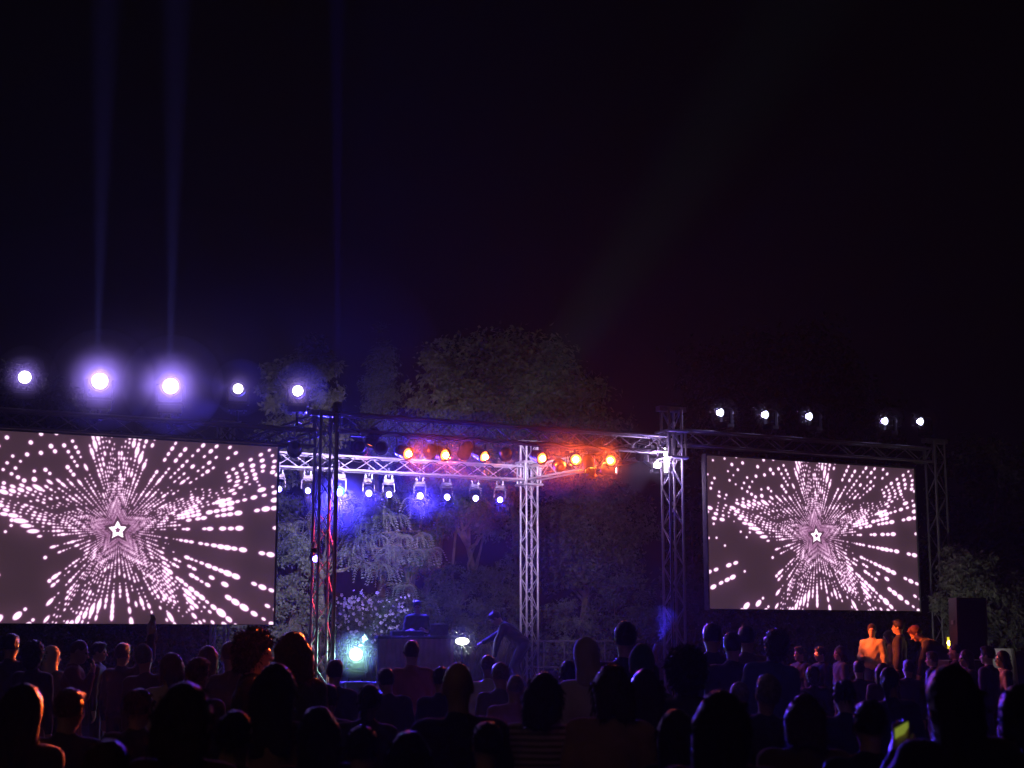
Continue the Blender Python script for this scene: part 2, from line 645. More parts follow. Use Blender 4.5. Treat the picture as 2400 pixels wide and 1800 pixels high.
def led_screen(right_edge_t, zc, label):
    P = FL + E1 * (right_edge_t - SCR_W / 2) - E2 * 0.02 + UP * zc
    root = thing('led_screen', P, label, 'screen', 'LED screens', rz=TH)
    new_obj('display', DISPLAY, root, (0, -0.004, 0))
    MB().box((0, 0.07, 0), (SCR_W + 0.02, 0.13, SCR_H + 0.02)).build('casing', M['black'], root, bevel=0.005)
    for x in np.linspace(-SCR_W / 2 + 0.35, SCR_W / 2 - 0.35, 5):
        MB().tube((x, 0.07, SCR_H / 2), (x, 0.07, SCR_H / 2 + 0.12), 0.02).build('hanging_bracket', M['steel'], root)
    for s in (-1, 1):
        MB().box((s * (SCR_W / 2 + 0.022), 0.06, 0), (0.022, 0.16, SCR_H + 0.05)).build('edge_frame', M['alu_dark'], root)
    MB().box((0, 0.06, SCR_H / 2 + 0.024), (SCR_W + 0.06, 0.16, 0.022)).build('edge_frame', M['alu_dark'], root)
    return root


led_screen(-0.887, 3.53, 'large LED screen at left cut by the picture edge, showing a tunnel of stars')
led_screen(13.5, 3.88, 'LED screen at right above the orange lit men, showing a tunnel of stars')

# ------------------------------------------------------------------ lamps
LENS = {
    'violet': mat_emit('violet_white_lens', (1.0, 0.92, 1.0), 6.0),
    'white': mat_emit('white_lens', (0.72, 0.74, 1.0), 3.0),
    'blue': mat_emit('blue_white_lens', (0.75, 0.72, 1.0), 3.0),
    'cyan': mat_emit('cyan_lens', (0.35, 0.95, 1.0), 4.0),
    'orange': mat_emit('orange_lens', (1.0, 0.24, 0.05), 3.6),
    'amber': mat_emit('amber_lens', (1.0, 0.55, 0.10), 2.0),
    'green': mat_emit('green_white_lens', (0.75, 1.0, 0.92), 6.0),
    'warm': mat_emit('warm_white_lens', (1.0, 1.0, 0.85), 4.0),
    'yellow': mat_emit('yellow_lens', (1.0, 0.85, 0.05), 0.9),
    'deepblue': mat_emit('deep_blue_lens', (0.10, 0.10, 1.0), 2.5),
    'off': mat_pbr('dark_lens', (0.05, 0.05, 0.06), 0.1),
}


def spot(parent, loc, aim, power, color, angle, blend=0.5, radius=0.05, name='bulb'):
    d = bpy.data.lights.new(name, 'SPOT')
    d.energy = power
    d.color = color
    d.spot_size = math.radians(angle)
    d.spot_blend = blend
    d.shadow_soft_size = radius
    o = new_obj(name, d, parent)
    o.rotation_mode = 'QUATERNION'
    o.rotation_quaternion = Vector(aim).to_track_quat('-Z', 'Y')
    o.location = loc
    o.visible_camera = True
    return o


HEAD_PROF = [(0.0, -0.17), (0.07, -0.17), (0.105, -0.13), (0.115, 0.0), (0.105, 0.12), (0.1, 0.15), (0.088, 0.15), (0.086, 0.125)]
HEAD_ME = {}


def disc_mesh(r, mat, y=0.0, n=24, dome=0.02):
    m = MB()
    m.lathe([(r, y), (r * 0.75, y + dome * 0.5), (r * 0.4, y + dome * 0.85), (0.001, y + dome)], n)
    return m.mesh('lens', mat, True)


def orient(o, aim):
    o.rotation_mode = 'QUATERNION'
    o.rotation_quaternion = Vector(aim).to_track_quat('Y', 'Z')


def moving_head(lens_pos, aim, hang, label, lens, group, body='grey_plastic', lens_r=0.086, light=None, scale=1.0, drop=0.0, cat='moving head'):
    """a moving head lamp: base, yoke with two arms, tilting head, lens. hang=True hangs it from a truss"""
    aim = Vector(aim).normalized()
    c = Vector(lens_pos) - aim * 0.135 * scale
    sgn = 1 if hang else -1
    base_c = c + UP * sgn * 0.27 * scale
    root = thing('moving_head_lamp' if cat == 'moving head' else 'beam_lamp', base_c + UP * sgn * 0.06 * scale, label, cat, group)
    o = root.location
    yaw = math.atan2(aim.x, aim.y)
    R = Matrix.Rotation(-yaw, 4, 'Z')
    rel = base_c - o
    MB().box((0, 0, 0), (0.27 * scale, 0.2 * scale, 0.1 * scale), R).build('base', M[body], root, rel, bevel=0.012)
    y = MB()
    for s in (-1, 1):
        y.box((s * 0.145 * scale, 0, -sgn * 0.16 * scale), (0.035 * scale, 0.09 * scale, 0.25 * scale), R)
    y.box((0, 0, -sgn * 0.068 * scale), (0.3 * scale, 0.1 * scale, 0.035 * scale), R)
    y.build('yoke', M[body], root, rel, bevel=0.008)
    if hang:
        for s in (-1, 1):
            MB().box((s * 0.08 * scale, 0, 0.09), (0.03, 0.05, 0.09), R).build('clamp', M['steel'], root, rel)
    else:
        for s in (-1, 1):
            MB().box((s * 0.09 * scale, 0, -0.06 * scale), (0.03, 0.16 * scale, 0.04 * scale), R).build('foot', M['black'], root, rel)
    if drop:
        MB().tube((0, 0, 0.1), (0, 0, drop), 0.02).build('drop_pipe', M['steel'], root, rel) if hang else \
            MB().tube((0, 0, -0.05), (0, 0, -drop), 0.025).build('post', M['black'], root, rel)
    h = new_obj('head', None, root) if False else new_obj('head', HEAD_ME.setdefault('m', MB().lathe(HEAD_PROF, 20).mesh('head', M['black'], True)), root, c - o)
    orient(h, aim)
    h.scale = (scale,) * 3
    ln = new_obj('lens', disc_mesh(lens_r, LENS[lens], 0.12), h)
    if light:
        for (p, col, ang, *rest) in light:
            spot(root, c - o + aim * 0.19 * scale, aim, p, col, ang, *(rest or [0.6]))
    return root


CAM = Vector((0, 0, CAM_Z))


def toward(p, q):
    return (Vector(q) - Vector(p)).normalized()


# --- smoke volumes added round the lamps to make their halos
def smoke_material(name, dens, g=0.45):
    m = bpy.data.materials.new(name)
    m.use_nodes = True
    nt = m.node_tree
    nt.nodes.remove(nt.nodes['Principled BSDF'])
    v = nt.nodes.new('ShaderNodeVolumePrincipled')
    v.inputs['Color'].default_value = (0.95, 0.93, 0.97, 1)
    v.inputs['Density'].default_value = dens
    v.inputs['Anisotropy'].default_value = g
    nt.links.new(v.outputs['Volume'], nt.nodes['Material Output'].inputs['Volume'])
    return m


M['smoke'] = smoke_material('halo_smoke', 0.09)
M['glow_veil'] = smoke_material('glow_veil', 0.006, 0.5)
M['smoke_thin'] = smoke_material('thin_halo_smoke', 0.024)


def smoke(pos, r, label, mat='smoke', sq=1.0):
    m = MB().lathe([(max(0.001, r * math.sin(math.pi * k / 14)), -r * math.cos(math.pi * k / 14)) for k in range(15)], 24, axis='Z')
    o = m.build('smoke', M[mat], None, pos, smooth=True)
    o.scale = (1, 1, sq)
    tag(o, label, 'smoke', 'smoke round the lamps', 'stuff')
    return o


# --- beam lamps standing on the trusses over the two screens
VIO = (0.36, 0.23, 1.0)
left_lamps = [
    (58, 884, 0.10, 90, 'violet white beam lamp on the left screen truss, nearest the picture edge'),
    (234, 893, 0.145, 420, 'glaring violet white beam lamp, second from the left over the left screen'),
    (400, 905, 0.145, 420, 'glaring violet white beam lamp over the middle of the left screen'),
    (558, 911, 0.085, 45, 'small violet white beam lamp, fourth from the left over the left screen'),
    (698, 916, 0.092, 90, 'violet white beam lamp over the left screen, nearest the tower'),
]
for (px, py, r, pw, lab) in left_lamps:
    p = on_plane(px, py)
    t = toward(p, CAM + Vector((0, 0, 0.6)))
    zb = LT_Z + 0.17
    moving_head(p, t, False, lab, 'violet', 'beam lamps on the left screen truss', 'black', r / (1.2 if r < 0.12 else 1.5), [(pw, VIO, 100, 1.0)], 1.2 if r < 0.12 else 1.5, drop=max(0.12, p.z - 0.37 - zb), cat='beam lamp')
    smoke(p - E2 * 0.15, 0.85 if r > 0.12 else 0.5, 'halo smoke added round the ' + lab)
smoke(on_plane(330, 880) - E2 * 1.3, 1.0, 'wide bank of smoke added for the glow over the left screen', 'glow_veil', 0.55).scale = (4.6, 0.95, 2.6)
right_lamps = [
    (1690, 967, 0.13, 16, 'white beam lamp on the right screen truss, nearest the tower'),
    (1795, 972, 0.11, 10, 'white beam lamp on the right screen truss, second from the tower'),
    (1898, 976, 0.10, 8, 'white beam lamp at the middle of the right screen truss'),
    (2075, 987, 0.10, 8, 'white beam lamp on the right screen truss, second from the right end'),
    (2158, 988, 0.10, 5, 'white beam lamp at the far right end of the right screen truss'),
]
for (px, py, r, pw, lab) in right_lamps:
    p = on_plane(px, py)
    t = (toward(p, CAM) * 0.62 + Vector((-0.75, -0.1, 0.0))).normalized()
    moving_head(p, t, False, lab, 'white', 'beam lamps on the right screen truss', 'black', 0.085, [(pw, (0.5, 0.42, 1.0), 130, 1.0)], 1.0, drop=max(0.1, p.z - 0.33 - RT_Z - 0.16), cat='beam lamp')
    smoke(p - E2 * 0.1, 0.30, 'halo smoke added round the ' + lab)

# --- lamps added to imitate the upright streaks of light
added_up_beams = [
    (225, 950, 800000, (0.18, 0.17, 1.0), 5.5, 'added upturned streak lamp behind the second lamp over the left screen'),
    (397, 958, 850000, (0.18, 0.17, 1.0), 5.5, 'added upturned streak lamp behind the third lamp over the left screen'),
    (791, 958, 1300000, (0.06, 0.03, 1.0), 3.0, 'added upturned blue streak lamp beside the dark left tower'),
]
for (px, py, pw, c, ang, lab) in added_up_beams:
    p = on_plane(px, py, FL + E2 * (0.9 if px < 700 else 0.0))
    moving_head(p + UP * 0.1, Vector((-0.02, 0.0, 1)), False, lab, 'deepblue', 'added upturned streak lamps', 'black', 0.07, [(pw, c, ang, 1.0)], 0.8, drop=0.12, cat='beam lamp')

# --- moving heads hung under the rear truss
BLUE = (0.05, 0.03, 1.0)
rear = RL + E1 * 0.0
heads = [
    (655, 1120, 'blue', 12, 'grey moving head half hidden by the edge of the left screen'),
    (722, 1122, 'blue', 60, 'grey moving head on the rear truss left of the dark tower'),
    (795, 1117, 'cyan', 9500, 'moving head glaring cyan and deep blue just right of the dark tower'),
    (865, 1123, 'blue', 420, 'grey moving head directly right of the glaring cyan one'),
    (912, 1129, 'blue', 160, 'grey moving head fourth from the dark tower on the rear truss'),
    (985, 1124, 'blue', 3200, 'grey moving head with a blue glow, middle of the rear truss'),
    (1048, 1130, 'blue', 260, 'grey moving head below the second orange lamp'),
    (1115, 1132, 'blue', 200, 'grey moving head below the third orange lamp'),
    (1172, 1129, 'blue', 260, 'grey moving head nearest the bright middle tower'),
]
TGT = {722: (at(1165, 1555, 15), 60000, 4), 795: (at(1815, 1490, 14.5), 45000, 2.6), 865: (at(1965, 1550, 25), 40000, 3.5), 655: (at(1372, 1510, 11), 60000, 2.2), 912: (at(2120, 1560, 20), 30000, 3.5), 985: (at(1760, 1590, 11), 40000, 4)}
hr = random.Random(3)
for i, (px, py, ln, pw, lab) in enumerate(heads):
    p = on_plane(px, py, rear)
    p.z = min(p.z, TZ - 0.15 - 0.47)
    floor_pt = Vector((p.x * 0.6 + hr.uniform(-0.8, 0.8) + 0.6, p.y - 11 + hr.uniform(-1.5, 1.5), 0.0))
    lights = [(pw, BLUE, 95 if ln == 'cyan' else 90, 0.9)] + ([(130, (0.1, 0.6, 1.0), 100, 1.0)] if ln == 'cyan' else [])
    aim = toward(p, floor_pt)
    r_ = moving_head(p, aim, True, lab, ln, 'moving heads under the rear truss', 'grey_plastic', 0.11 if ln == 'cyan' else hr.uniform(0.06, 0.08), lights, 1.05 if ln == 'cyan' else 0.88, drop=0.3)
    if px in TGT:
        t_, w_, a_ = TGT[px]
        spot(r_, p - r_.location + aim * 0.08, toward(p, t_), w_, BLUE, a_, 0.5)
    if px in (795, 865, 985, 1048, 1172):
        smoke(p + aim * 0.25, {795: 0.95, 985: 0.6}.get(px, 0.42), 'halo smoke added round the ' + lab, 'smoke_thin')

# --- par cans hung under the front truss
CAN_PROF = [(0.001, -0.2), (0.06, -0.2), (0.09, -0.17), (0.115, -0.08), (0.12, 0.14), (0.128, 0.14), (0.128, 0.15), (0.105, 0.15), (0.1, 0.02), (0.09, -0.06), (0.001, -0.08)]
CAN_ME = MB().lathe(CAN_PROF, 20).mesh('can', M['black'], True)


def par_can(pos, aim, label, lens, light=None, doors=False, lens_y=0.1):
    aim = Vector(aim).normalized()
    top = Vector((pos.x, pos.y, TZ - 0.17))
    root = thing('par_can_lamp', top, label, 'stage lamp', 'par cans under the front truss')
    c = Vector(pos) - aim * 0.1
    rel = c - top
    o = new_obj('can', CAN_ME, root, rel)
    orient(o, aim)
    new_obj('lens', disc_mesh(0.104, LENS[lens], lens_y), o)
    yaw = math.atan2(aim.x, aim.y)
    R = Matrix.Rotation(-yaw, 4, 'Z')
    y = MB()
    for s in (-1, 1):
        y.box((s * 0.14, 0, 0.09), (0.012, 0.035, 0.2), R)
    y.box((0, 0, 0.19), (0.29, 0.035, 0.012), R)
    y.build('yoke', M['black'], root, rel)
    MB().tube((0, 0, 0.19), (0, 0, max(0.24, -rel.z + 0.03)), 0.014).build('clamp', M['steel'], root, rel)
    if doors:
        for k in range(4):
            a = k * math.pi / 2
            Rk = Matrix.Rotation(a, 4, 'Y') @ Matrix.Translation((0, 0, 0.12)) @ Matrix.Rotation(math.radians(-28), 4, 'X')
            MB().box((0, 0.12, 0), (0.2, 0.2, 0.004), Rk @ Matrix.Translation((0, 0.13, 0))).build('barn_door', M['amber_door'], o)
    if light:
        for (p, col, ang, *rest) in light:
            spot(root, rel + aim * 0.17, aim, p, col, ang, *(rest or [0.7]))
    return root


M['amber_door'] = mat_pbr('amber_filter_frame', (0.5, 0.35, 0.08), 0.5)
ORG = (1.0, 0.125, 0.013)
front = FL
crowd_r = at(2080, 1500, 28.5)
crowd_l = at(215, 1520, 18)
cans = [
    (953, 1062, 'orange', at(2095, 1478, 28.8), 11000, 8, 'orange lit par can leftmost under the front truss'),
    (1040, 1065, 'orange', at(2070, 1470, 28.8), 4500, 10, 'orange lit par can second from the left under the front truss'),
    (1132, 1068, 'orange', at(1920, 1514, 26), 22000, 4.6, 'narrow orange lit par can left of the bright middle tower'),
    (1268, 1073, 'orange', at(2265, 1512, 23), 11000, 5.5, 'narrow orange lit par can just right of the bright middle tower'),
    (1350, 1077, 'orange', at(645, 1495, 10.4), 60000, 2.6, 'glaring orange par can in the middle of the right half of the stage'),
    (1432, 1079, 'orange', crowd_l, 36000, 3.4, 'glaring orange par can nearest the right front tower'),
]
for (px, py, ln, tgt, pw, ang, lab) in cans:
    p = on_plane(px, py, front)
    look = (toward(p, tgt) + toward(p, CAM) * (1.3 if px in (953, 1040, 1350, 1432) else 0.5)).normalized()
    r_ = par_can(p, look, lab, ln, [(430, (1.0, 0.10, 0.012), 120, 1.0)])
    spot(r_, p + look * 0.1 - r_.location, toward(p, tgt), pw, ORG, ang, 0.5)
    smoke(p + look * 0.05, 0.85, 'halo smoke added round the ' + lab, 'smoke_thin')
p = on_plane(1382, 1098, front)
par_can(p, Vector((0.15, -0.5, -0.85)), 'amber lamp with open flaps pointing down under the front truss', 'amber', [(40, (1.0, 0.4, 0.05), 80)], doors=True)
# cans turned towards the back of the stage, seen from behind as black shapes
back_cans = [
    (690, 1055, at(685, 1370, 36), 4200, (0.68, 0.62, 1.0), 24, 'black par can seen from behind beside the left screen edge'),
    (838, 1048, RL + E1 * 1.9 + UP * 5.65, 6500, (0.72, 0.52, 1.0), 26, 'black par can seen from behind above the glaring cyan moving head'),
    (893, 1050, RL + E1 * 3.6 + UP * 5.65, 7500, (0.8, 0.54, 0.98), 28, 'black par can seen from behind left of the first orange lamp'),
    (1008, 1060, at(830, 1290, 38), 6500, (0.62, 0.6, 1.0), 26, 'black par can seen from behind between the first two orange lamps'),
    (1088, 1062, at(880, 1430, 33), 1300, (0.75, 0.66, 1.0), 22, 'black par can seen from behind between the second and third orange lamps'),
    (1185, 1066, RR - E1 * 0.5 + UP * 4.4, 2200, (0.82, 0.58, 1.0), 44, 'black par can seen from behind left of the middle tower'),
    (1310, 1090, at(1200, 900, 50), 2600, (0.85, 0.68, 0.95), 30, 'brown lit par can seen from the side right of the middle tower'),
]
for (px, py, tgt, pw, c, ang, lab) in back_cans:
    p = on_plane(px, py, front)
    par_can(p, toward(p, tgt), lab, 'white', [(pw, c, ang, 0.9)])
# a red can raking the left tower
p = on_plane(868, 1040, front)
par_can(p, toward(p, FL + UP * 3.0), 'small red par can turned sideways at the dark left tower', 'orange', [(2600, (1.0, 0.04, 0.07), 34)])

# --- white lamps by the right front tower
p = on_plane(1538, 1088, FR - E1 * 0.2 + E2 * 0.3)
moving_head(p, Vector((0.55, -0.6, -0.45)), True, 'white moving head under the side truss beside the right front tower', 'violet', 'lamps by the right front tower', 'grey_plastic', 0.08, [(45, (0.72, 0.5, 1.0), 180, 1.0)], 1.0, drop=0.1)
p = on_plane(1444, 1102, FR - E1 * 0.2 + E2 * 0.5)
moving_head(p, Vector((0.95, -0.3, -0.1)), True, 'narrow white moving head right of the last orange lamp', 'violet', 'lamps by the right front tower', 'black', 0.08, [(30, (0.75, 0.55, 1.0), 120, 1.0)], 1.0, drop=0.12)
p = on_plane(1500, 1074, FR - E1 * 0.2 + E2 * 0.7)
moving_head(p, Vector((-0.3, 0.6, -0.6)), True, 'dark moving head with a blue glint left of the white lamp', 'deepblue', 'lamps by the right front tower', 'black', 0.06, [(40, BLUE, 60)], 1.0, drop=0.12)
# upright tube lamp on the tower
tp = FR - E1 * 0.21 - E2 * 0.1
tl = thing('tube_lamp', Vector((tp.x, tp.y, 4.98)), 'upright white tube lamp clamped to the right front tower', 'stage lamp')
MB().tube((0, 0, 0.02), (0, 0, 0.5), 0.035, 0.035, 12).build('tube', LENS['violet'], tl)
MB().box((0, 0.03, 0.25), (0.05, 0.04, 0.56)).build('back_rail', M['black'], tl)
for z in (-0.005, 0.525):
    MB().tube((0, 0, z - 0.02), (0, 0, z + 0.02), 0.045, n=12).build('end_cap', M['black'], tl)
pl = bpy.data.lights.new('bulb', 'POINT')
pl.energy = 60
pl.color = (0.75, 0.5, 1.0)
pl.shadow_soft_size = 0.05
new_obj('bulb', pl, tl, (0.0, -0.12, 0.25))

smoke(Vector((tp.x, tp.y, 5.15)) + E1 * 0.0, 0.42, 'halo smoke added round the white tube lamp', 'smoke_thin')
# --- small blue lamp clamped to the left tower
p = at(740, 1310, 26.75)
moving_head(p, toward(p, CAM), True, 'small blue lamp clamped half way up the dark left tower', 'blue', 'small blue lamps', 'black', 0.05, [(25, BLUE, 140, 1.0)], 0.6)

# --- green lamp, standing on a flight case on the stage edge
p = at(834, 1533, 27.6)
fc = thing('flight_case', (p.x, p.y + 0.1, 0), 'black flight case under the green white lamp', 'case', rz=TH)
MB().box((0, 0, 0.52), (0.6, 0.5, 1.0)).build('body', M['black'], fc, bevel=0.01)
for i in (-1, 1):
    for j in (-1, 1):
        MB().box((i * 0.3, j * 0.25, 0.52), (0.03, 0.03, 1.02)).build('corner_rail', M['steel'], fc)
        MB().tube((i * 0.24, j * 0.18, 0.0), (i * 0.24, j * 0.18, 0.04), 0.025, n=10).build('caster', M['black'], fc)
GRN = (0.42, 1.0, 0.72)
beam_dir = toward(p, at(1420, 690, 24.5))
gl = moving_head(p, toward(p, CAM + Vector((1.0, 0, 2.5))), False, 'glaring green white lamp on a flight case at the foot of the stage', 'green', 'lamps on the stage floor', 'black', 0.1, [(190, GRN, 150, 1.0)], 1.3)
spot(gl, p - gl.location + Vector((0.05, -0.2, 0.1)), toward(p, at(1420, 690, 22.5)), 75000, (0.40, 1.0, 0.72), 8, 1.0)
smoke(p - Vector((0, 0.2, 0)), 0.42, 'halo smoke added round the glaring green white lamp')
# --- white flood on the stage
p = at(1083, 1503, 29.3)
fl = thing('flood_lamp', (p.x, p.y + 0.1, DECK_Z), 'oval glaring warm white flood lamp on a stand on the stage', 'stage lamp')
MB().tube((0, 0, 0), (0, 0, p.z - DECK_Z - 0.06), 0.02).build('stand', M['black'], fl)
for k in range(3):
    a = k * 2.094
    MB().tube((0, 0, 0.25), (0.3 * math.cos(a), 0.3 * math.sin(a), 0.012), 0.012).build('leg', M['black'], fl)
MB().box((0, 0, p.z - DECK_Z), (0.3, 0.09, 0.18)).build('housing', M['black'], fl, bevel=0.01)
m = MB().lathe([(0.075, 0), (0.06, -0.012), (0.03, -0.02), (0.001, -0.022)], 24)
ln = m.build('lens', LENS['warm'], fl, (0, -0.05, p.z - DECK_Z), smooth=True)
ln.scale = (1.75, 1, 0.95)
spot(fl, (0, -0.1, p.z - DECK_Z), (toward(p, CAM)), 90, (0.95, 1.0, 0.8), 150, 1.0)
smoke(p - Vector((0, 0.2, 0)), 0.3, 'halo smoke added round the oval warm white flood lamp', 'smoke_thin')

# --- blue lamp low beside the right front tower
p = at(1545, 1512, 29.4)
bl = moving_head(p, Vector((0.25, -0.1, 1.0)), False, 'upturned blue lamp low beside the foot of the right front tower', 'deepblue', 'lamps on the stage floor', 'black', 0.07, [(2200, BLUE, 50, 1.0)], 0.9, drop=max(0.1, p.z - 0.25 - DECK_Z))
smoke(p + UP * 0.3, 0.45, 'thin blue lit smoke beside the foot of the right front tower', 'smoke_thin')

# ------------------------------------------------------------------ vegetation
def rand_dirs(rng, n):
    d = rng.normal(size=(n, 3))
    return d / np.linalg.norm(d, axis=1, keepdims=True)


def leaf_quads(rng, pos, nrm, length, width, droop=0.0):
    """diamond leaves, folded along the midrib: two quads' worth of triangles"""
    n = len(pos)
    t = np.cross(nrm, rand_dirs(rng, n))
    t /= np.linalg.norm(t, axis=1, keepdims=True) + 1e-9
    t[:, 2] -= droop
    t /= np.linalg.norm(t, axis=1, keepdims=True) + 1e-9
    s = np.cross(nrm, t)
    s /= np.linalg.norm(s, axis=1, keepdims=True) + 1e-9
    L = (length * rng.uniform(0.6, 1.3, n))[:, None]
    W = (width * rng.uniform(0.7, 1.3, n))[:, None]
    up = np.cross(t, s)
    v = np.stack([pos, pos + t * L * 0.45 + s * W * 0.5 + up * W * 0.18, pos + t * L, pos + t * L * 0.45 - s * W * 0.5 + up * W * 0.18], 1).reshape(-1, 3)
    i = np.arange(n) * 4
    f = np.concatenate([np.stack([i, i + 1, i + 2], 1), np.stack([i, i + 2, i + 3], 1)])
    return v, f


def crown_cloud(rng, c, r, clumps, per, spread, leaf, aspect=0.5, shell=0.55, flat=0.75, droop=0.3, lower=-1.0):
    """clumps of leaves spread through an uneven crown"""
    d = rand_dirs(rng, clumps * 2)
    d = d[d[:, 2] > lower][:clumps]
    k = len(d)
    rad = shell + (1 - shell) * rng.random(k) ** 0.6
    # uneven outline: lobes
    lob = 1 + 0.16 * np.sin(3 * d[:, 0] + 5 * d[:, 2] + rng.uniform(0, 6)) + 0.12 * np.sin(6 * d[:, 1] - 4 * d[:, 0] + rng.uniform(0, 6)) + rng.normal(0, 0.05, k)
    cc = np.asarray(c) + d * (rad * lob)[:, None] * np.asarray(r)
    pos = np.repeat(cc, per, 0) + rng.normal(size=(k * per, 3)) * spread * np.array([1, 1, flat])
    nr = np.repeat(d, per, 0) * 0.8 + rng.normal(size=(k * per, 3)) * 0.8 + np.array([0, -0.1, 0.5])
    nr /= np.linalg.norm(nr, axis=1, keepdims=True)
    return leaf_quads(rng, pos, nr, leaf, leaf * aspect, droop), cc


def limb_path(rng, a, b, n=5, wob=0.12):
    a, b = Vector(a), Vector(b)
    L = (b - a).length
    pts = []
    for i in range(n + 1):
        t = i / n
        p = a.lerp(b, t)
        if 0 < i < n:
            p += Vector(rng.normal(size=3) * wob * L * 0.25)
        pts.append(p)
    return pts


def tree(name, label, px, py_top, py_bot, half_w, depth, mat, seed, clumps=90, per=70, leaf=0.16, bark='bark', cat='tree', shell=0.5, group=None,
         spread=None, trunk_px=None, half_d=None, lower=-0.9, aspect=0.5, trunk_r=0.16, limbs=7, droop=0.3):
    rng = np.random.default_rng(seed)
    top, bot = at(px, py_top, depth), at(px, py_bot, depth)
    rz = (top.z - bot.z) / 2
    rx = half_w / 3600.0 * depth
    c = Vector((top.x, depth, (top.z + bot.z) / 2))
    foot = at(trunk_px or px, 1600, depth)
    foot = Vector((foot.x, depth, 0))
    root = thing(name, foot, label, cat, group)
    cl = np.array(c - foot)
    (v, f), cc = crown_cloud(rng, cl, (rx, half_d or rx * 0.85, rz), clumps, per, spread or rx * 0.105, leaf, aspect, shell, lower=lower, droop=droop)
    m = MB()
    tp = limb_path(rng, (0, 0, -0.05), (cl[0] * 0.8, cl[1], max(0.3, cl[2] - rz * 0.2)), 6, 0.10)
    rr = [trunk_r * (1 - 0.09 * i) for i in range(len(tp))]
    m.path(tp, rr, 9)
    m.build('trunk', M[bark], root, smooth=True)
    for i in range(limbs):
        tgt = Vector(cc[int(rng.integers(len(cc)))])
        st = tp[int(rng.integers(3, len(tp)))]
        pth = limb_path(rng, st, tgt, 4, 0.15)
        MB().path(pth, [trunk_r * 0.42 * (1 - 0.19 * q) for q in range(5)], 6).build('limb', M[bark], root, smooth=True)
    o = new_obj('crown', mesh_np('crown', v, f, mat), root)
    return root, tp, cc, rng


tree('broadleaf_tree', 'big round crowned tree rising behind the middle of the stage', 1210, 785, 1190, 215, 50, M['leaf_a'], 11, 260, 95, 0.20, shell=0.55)
tree('broadleaf_tree', 'darker tree with a pointed crown at the left side of the big round tree', 1022, 822, 1150, 78, 48, M['leaf_a'], 12, 90, 80, 0.18)
tree('cypress_tree', 'slim dark cypress standing between the dark tower and the round tree', 893, 790, 1150, 34, 47, M['leaf_d'], 13, 130, 60, 0.16, spread=0.12, aspect=0.3)
tree('broadleaf_tree', 'faint tree whose crown shows behind the last lamp of the left screen', 715, 805, 1120, 95, 43, M['leaf_a'], 14, 110, 70, 0.17)
tree('broadleaf_tree', 'very dark wide tree standing behind the lamps of the right screen', 1830, 770, 1180, 240, 47, M['leaf_d'], 15, 160, 70, 0.2)
tree('broadleaf_tree', 'dark tree at the left picture edge behind the left screen', 60, 820, 1250, 170, 42, M['leaf_d'], 16, 90, 60, 0.2)
tree('broadleaf_tree', 'tall dark leafy tree at the right picture edge behind the loudspeaker', 2330, 1020, 1500, 170, 37, M['leaf_b'], 17, 150, 70, 0.15)
tree('broadleaf_tree', 'dark leafy tree between the right front tower and the right screen', 1628, 1120, 1540, 70, 39, M['leaf_b'], 18, 100, 80, 0.13)
tree('broadleaf_tree', 'dark tree with a leaning trunk left of the middle tower', 1095, 1060, 1260, 120, 42, M['leaf_b'], 19, 120, 80, 0.14, bark='bark', trunk_px=1100, trunk_r=0.12)
tree('broadleaf_tree', 'leafy tree filling the dark gap right of the middle tower', 1370, 1120, 1420, 150, 43, M['leaf_b'], 20, 170, 90, 0.14)
tree('broadleaf_tree', 'dark tree high behind the left end of the rear truss', 640, 1010, 1300, 80, 44, M['leaf_b'], 21, 90, 70, 0.15)
tree('broadleaf_tree', 'dark tree behind the moving heads in the middle of the stage', 965, 1120, 1350, 90, 45, M['leaf_d'], 22, 90, 80, 0.15)

shr = [
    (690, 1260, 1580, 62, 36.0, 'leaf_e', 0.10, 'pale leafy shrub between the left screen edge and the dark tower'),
    (1330, 1400, 1600, 85, 40.0, 'leaf_b', 0.11, 'rounded dark shrub right of the middle tower foot'),
    (1470, 1360, 1600, 95, 41.0, 'leaf_d', 0.11, 'dark shrub left of the right front tower'),
    (1060, 1340, 1590, 95, 41.0, 'leaf_b', 0.11, 'dense dim shrub behind the disc jockey'),
    (1180, 1300, 1560, 60, 43.0, 'leaf_b', 0.11, 'dim shrub behind the foot of the middle tower'),
    (1620, 1400, 1600, 75, 38.0, 'leaf_b', 0.10, 'dim shrub at the lower left corner of the right screen'),
    (1760, 1410, 1610, 90, 40.0, 'leaf_b', 0.11, 'dim shrub under the left half of the right screen'),
    (1930, 1405, 1610, 100, 40.5, 'leaf_b', 0.11, 'dim shrub under the middle of the right screen'),
    (2090, 1400, 1610, 90, 40.0, 'leaf_b', 0.11, 'dim shrub behind the orange lit men'),
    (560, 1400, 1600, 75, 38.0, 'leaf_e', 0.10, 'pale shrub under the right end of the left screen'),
    (410, 1440, 1600, 80, 36.0, 'leaf_b', 0.11, 'dark shrub under the middle of the left screen'),
    (250, 1430, 1610, 90, 35.0, 'leaf_b', 0.11, 'dark shrub behind the orange rimmed heads at left'),
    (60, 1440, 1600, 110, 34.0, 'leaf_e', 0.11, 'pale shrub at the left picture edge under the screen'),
]
for k, (px, t, b, hw, d, mt, lf, lab) in enumerate(shr):
    tree('shrub', lab, px, t, b, hw, d, M[mt], 40 + k, 90, 75, lf, cat='shrub', shell=0.6, group='shrubs behind the stage', trunk_r=0.05, limbs=5, lower=-0.75)

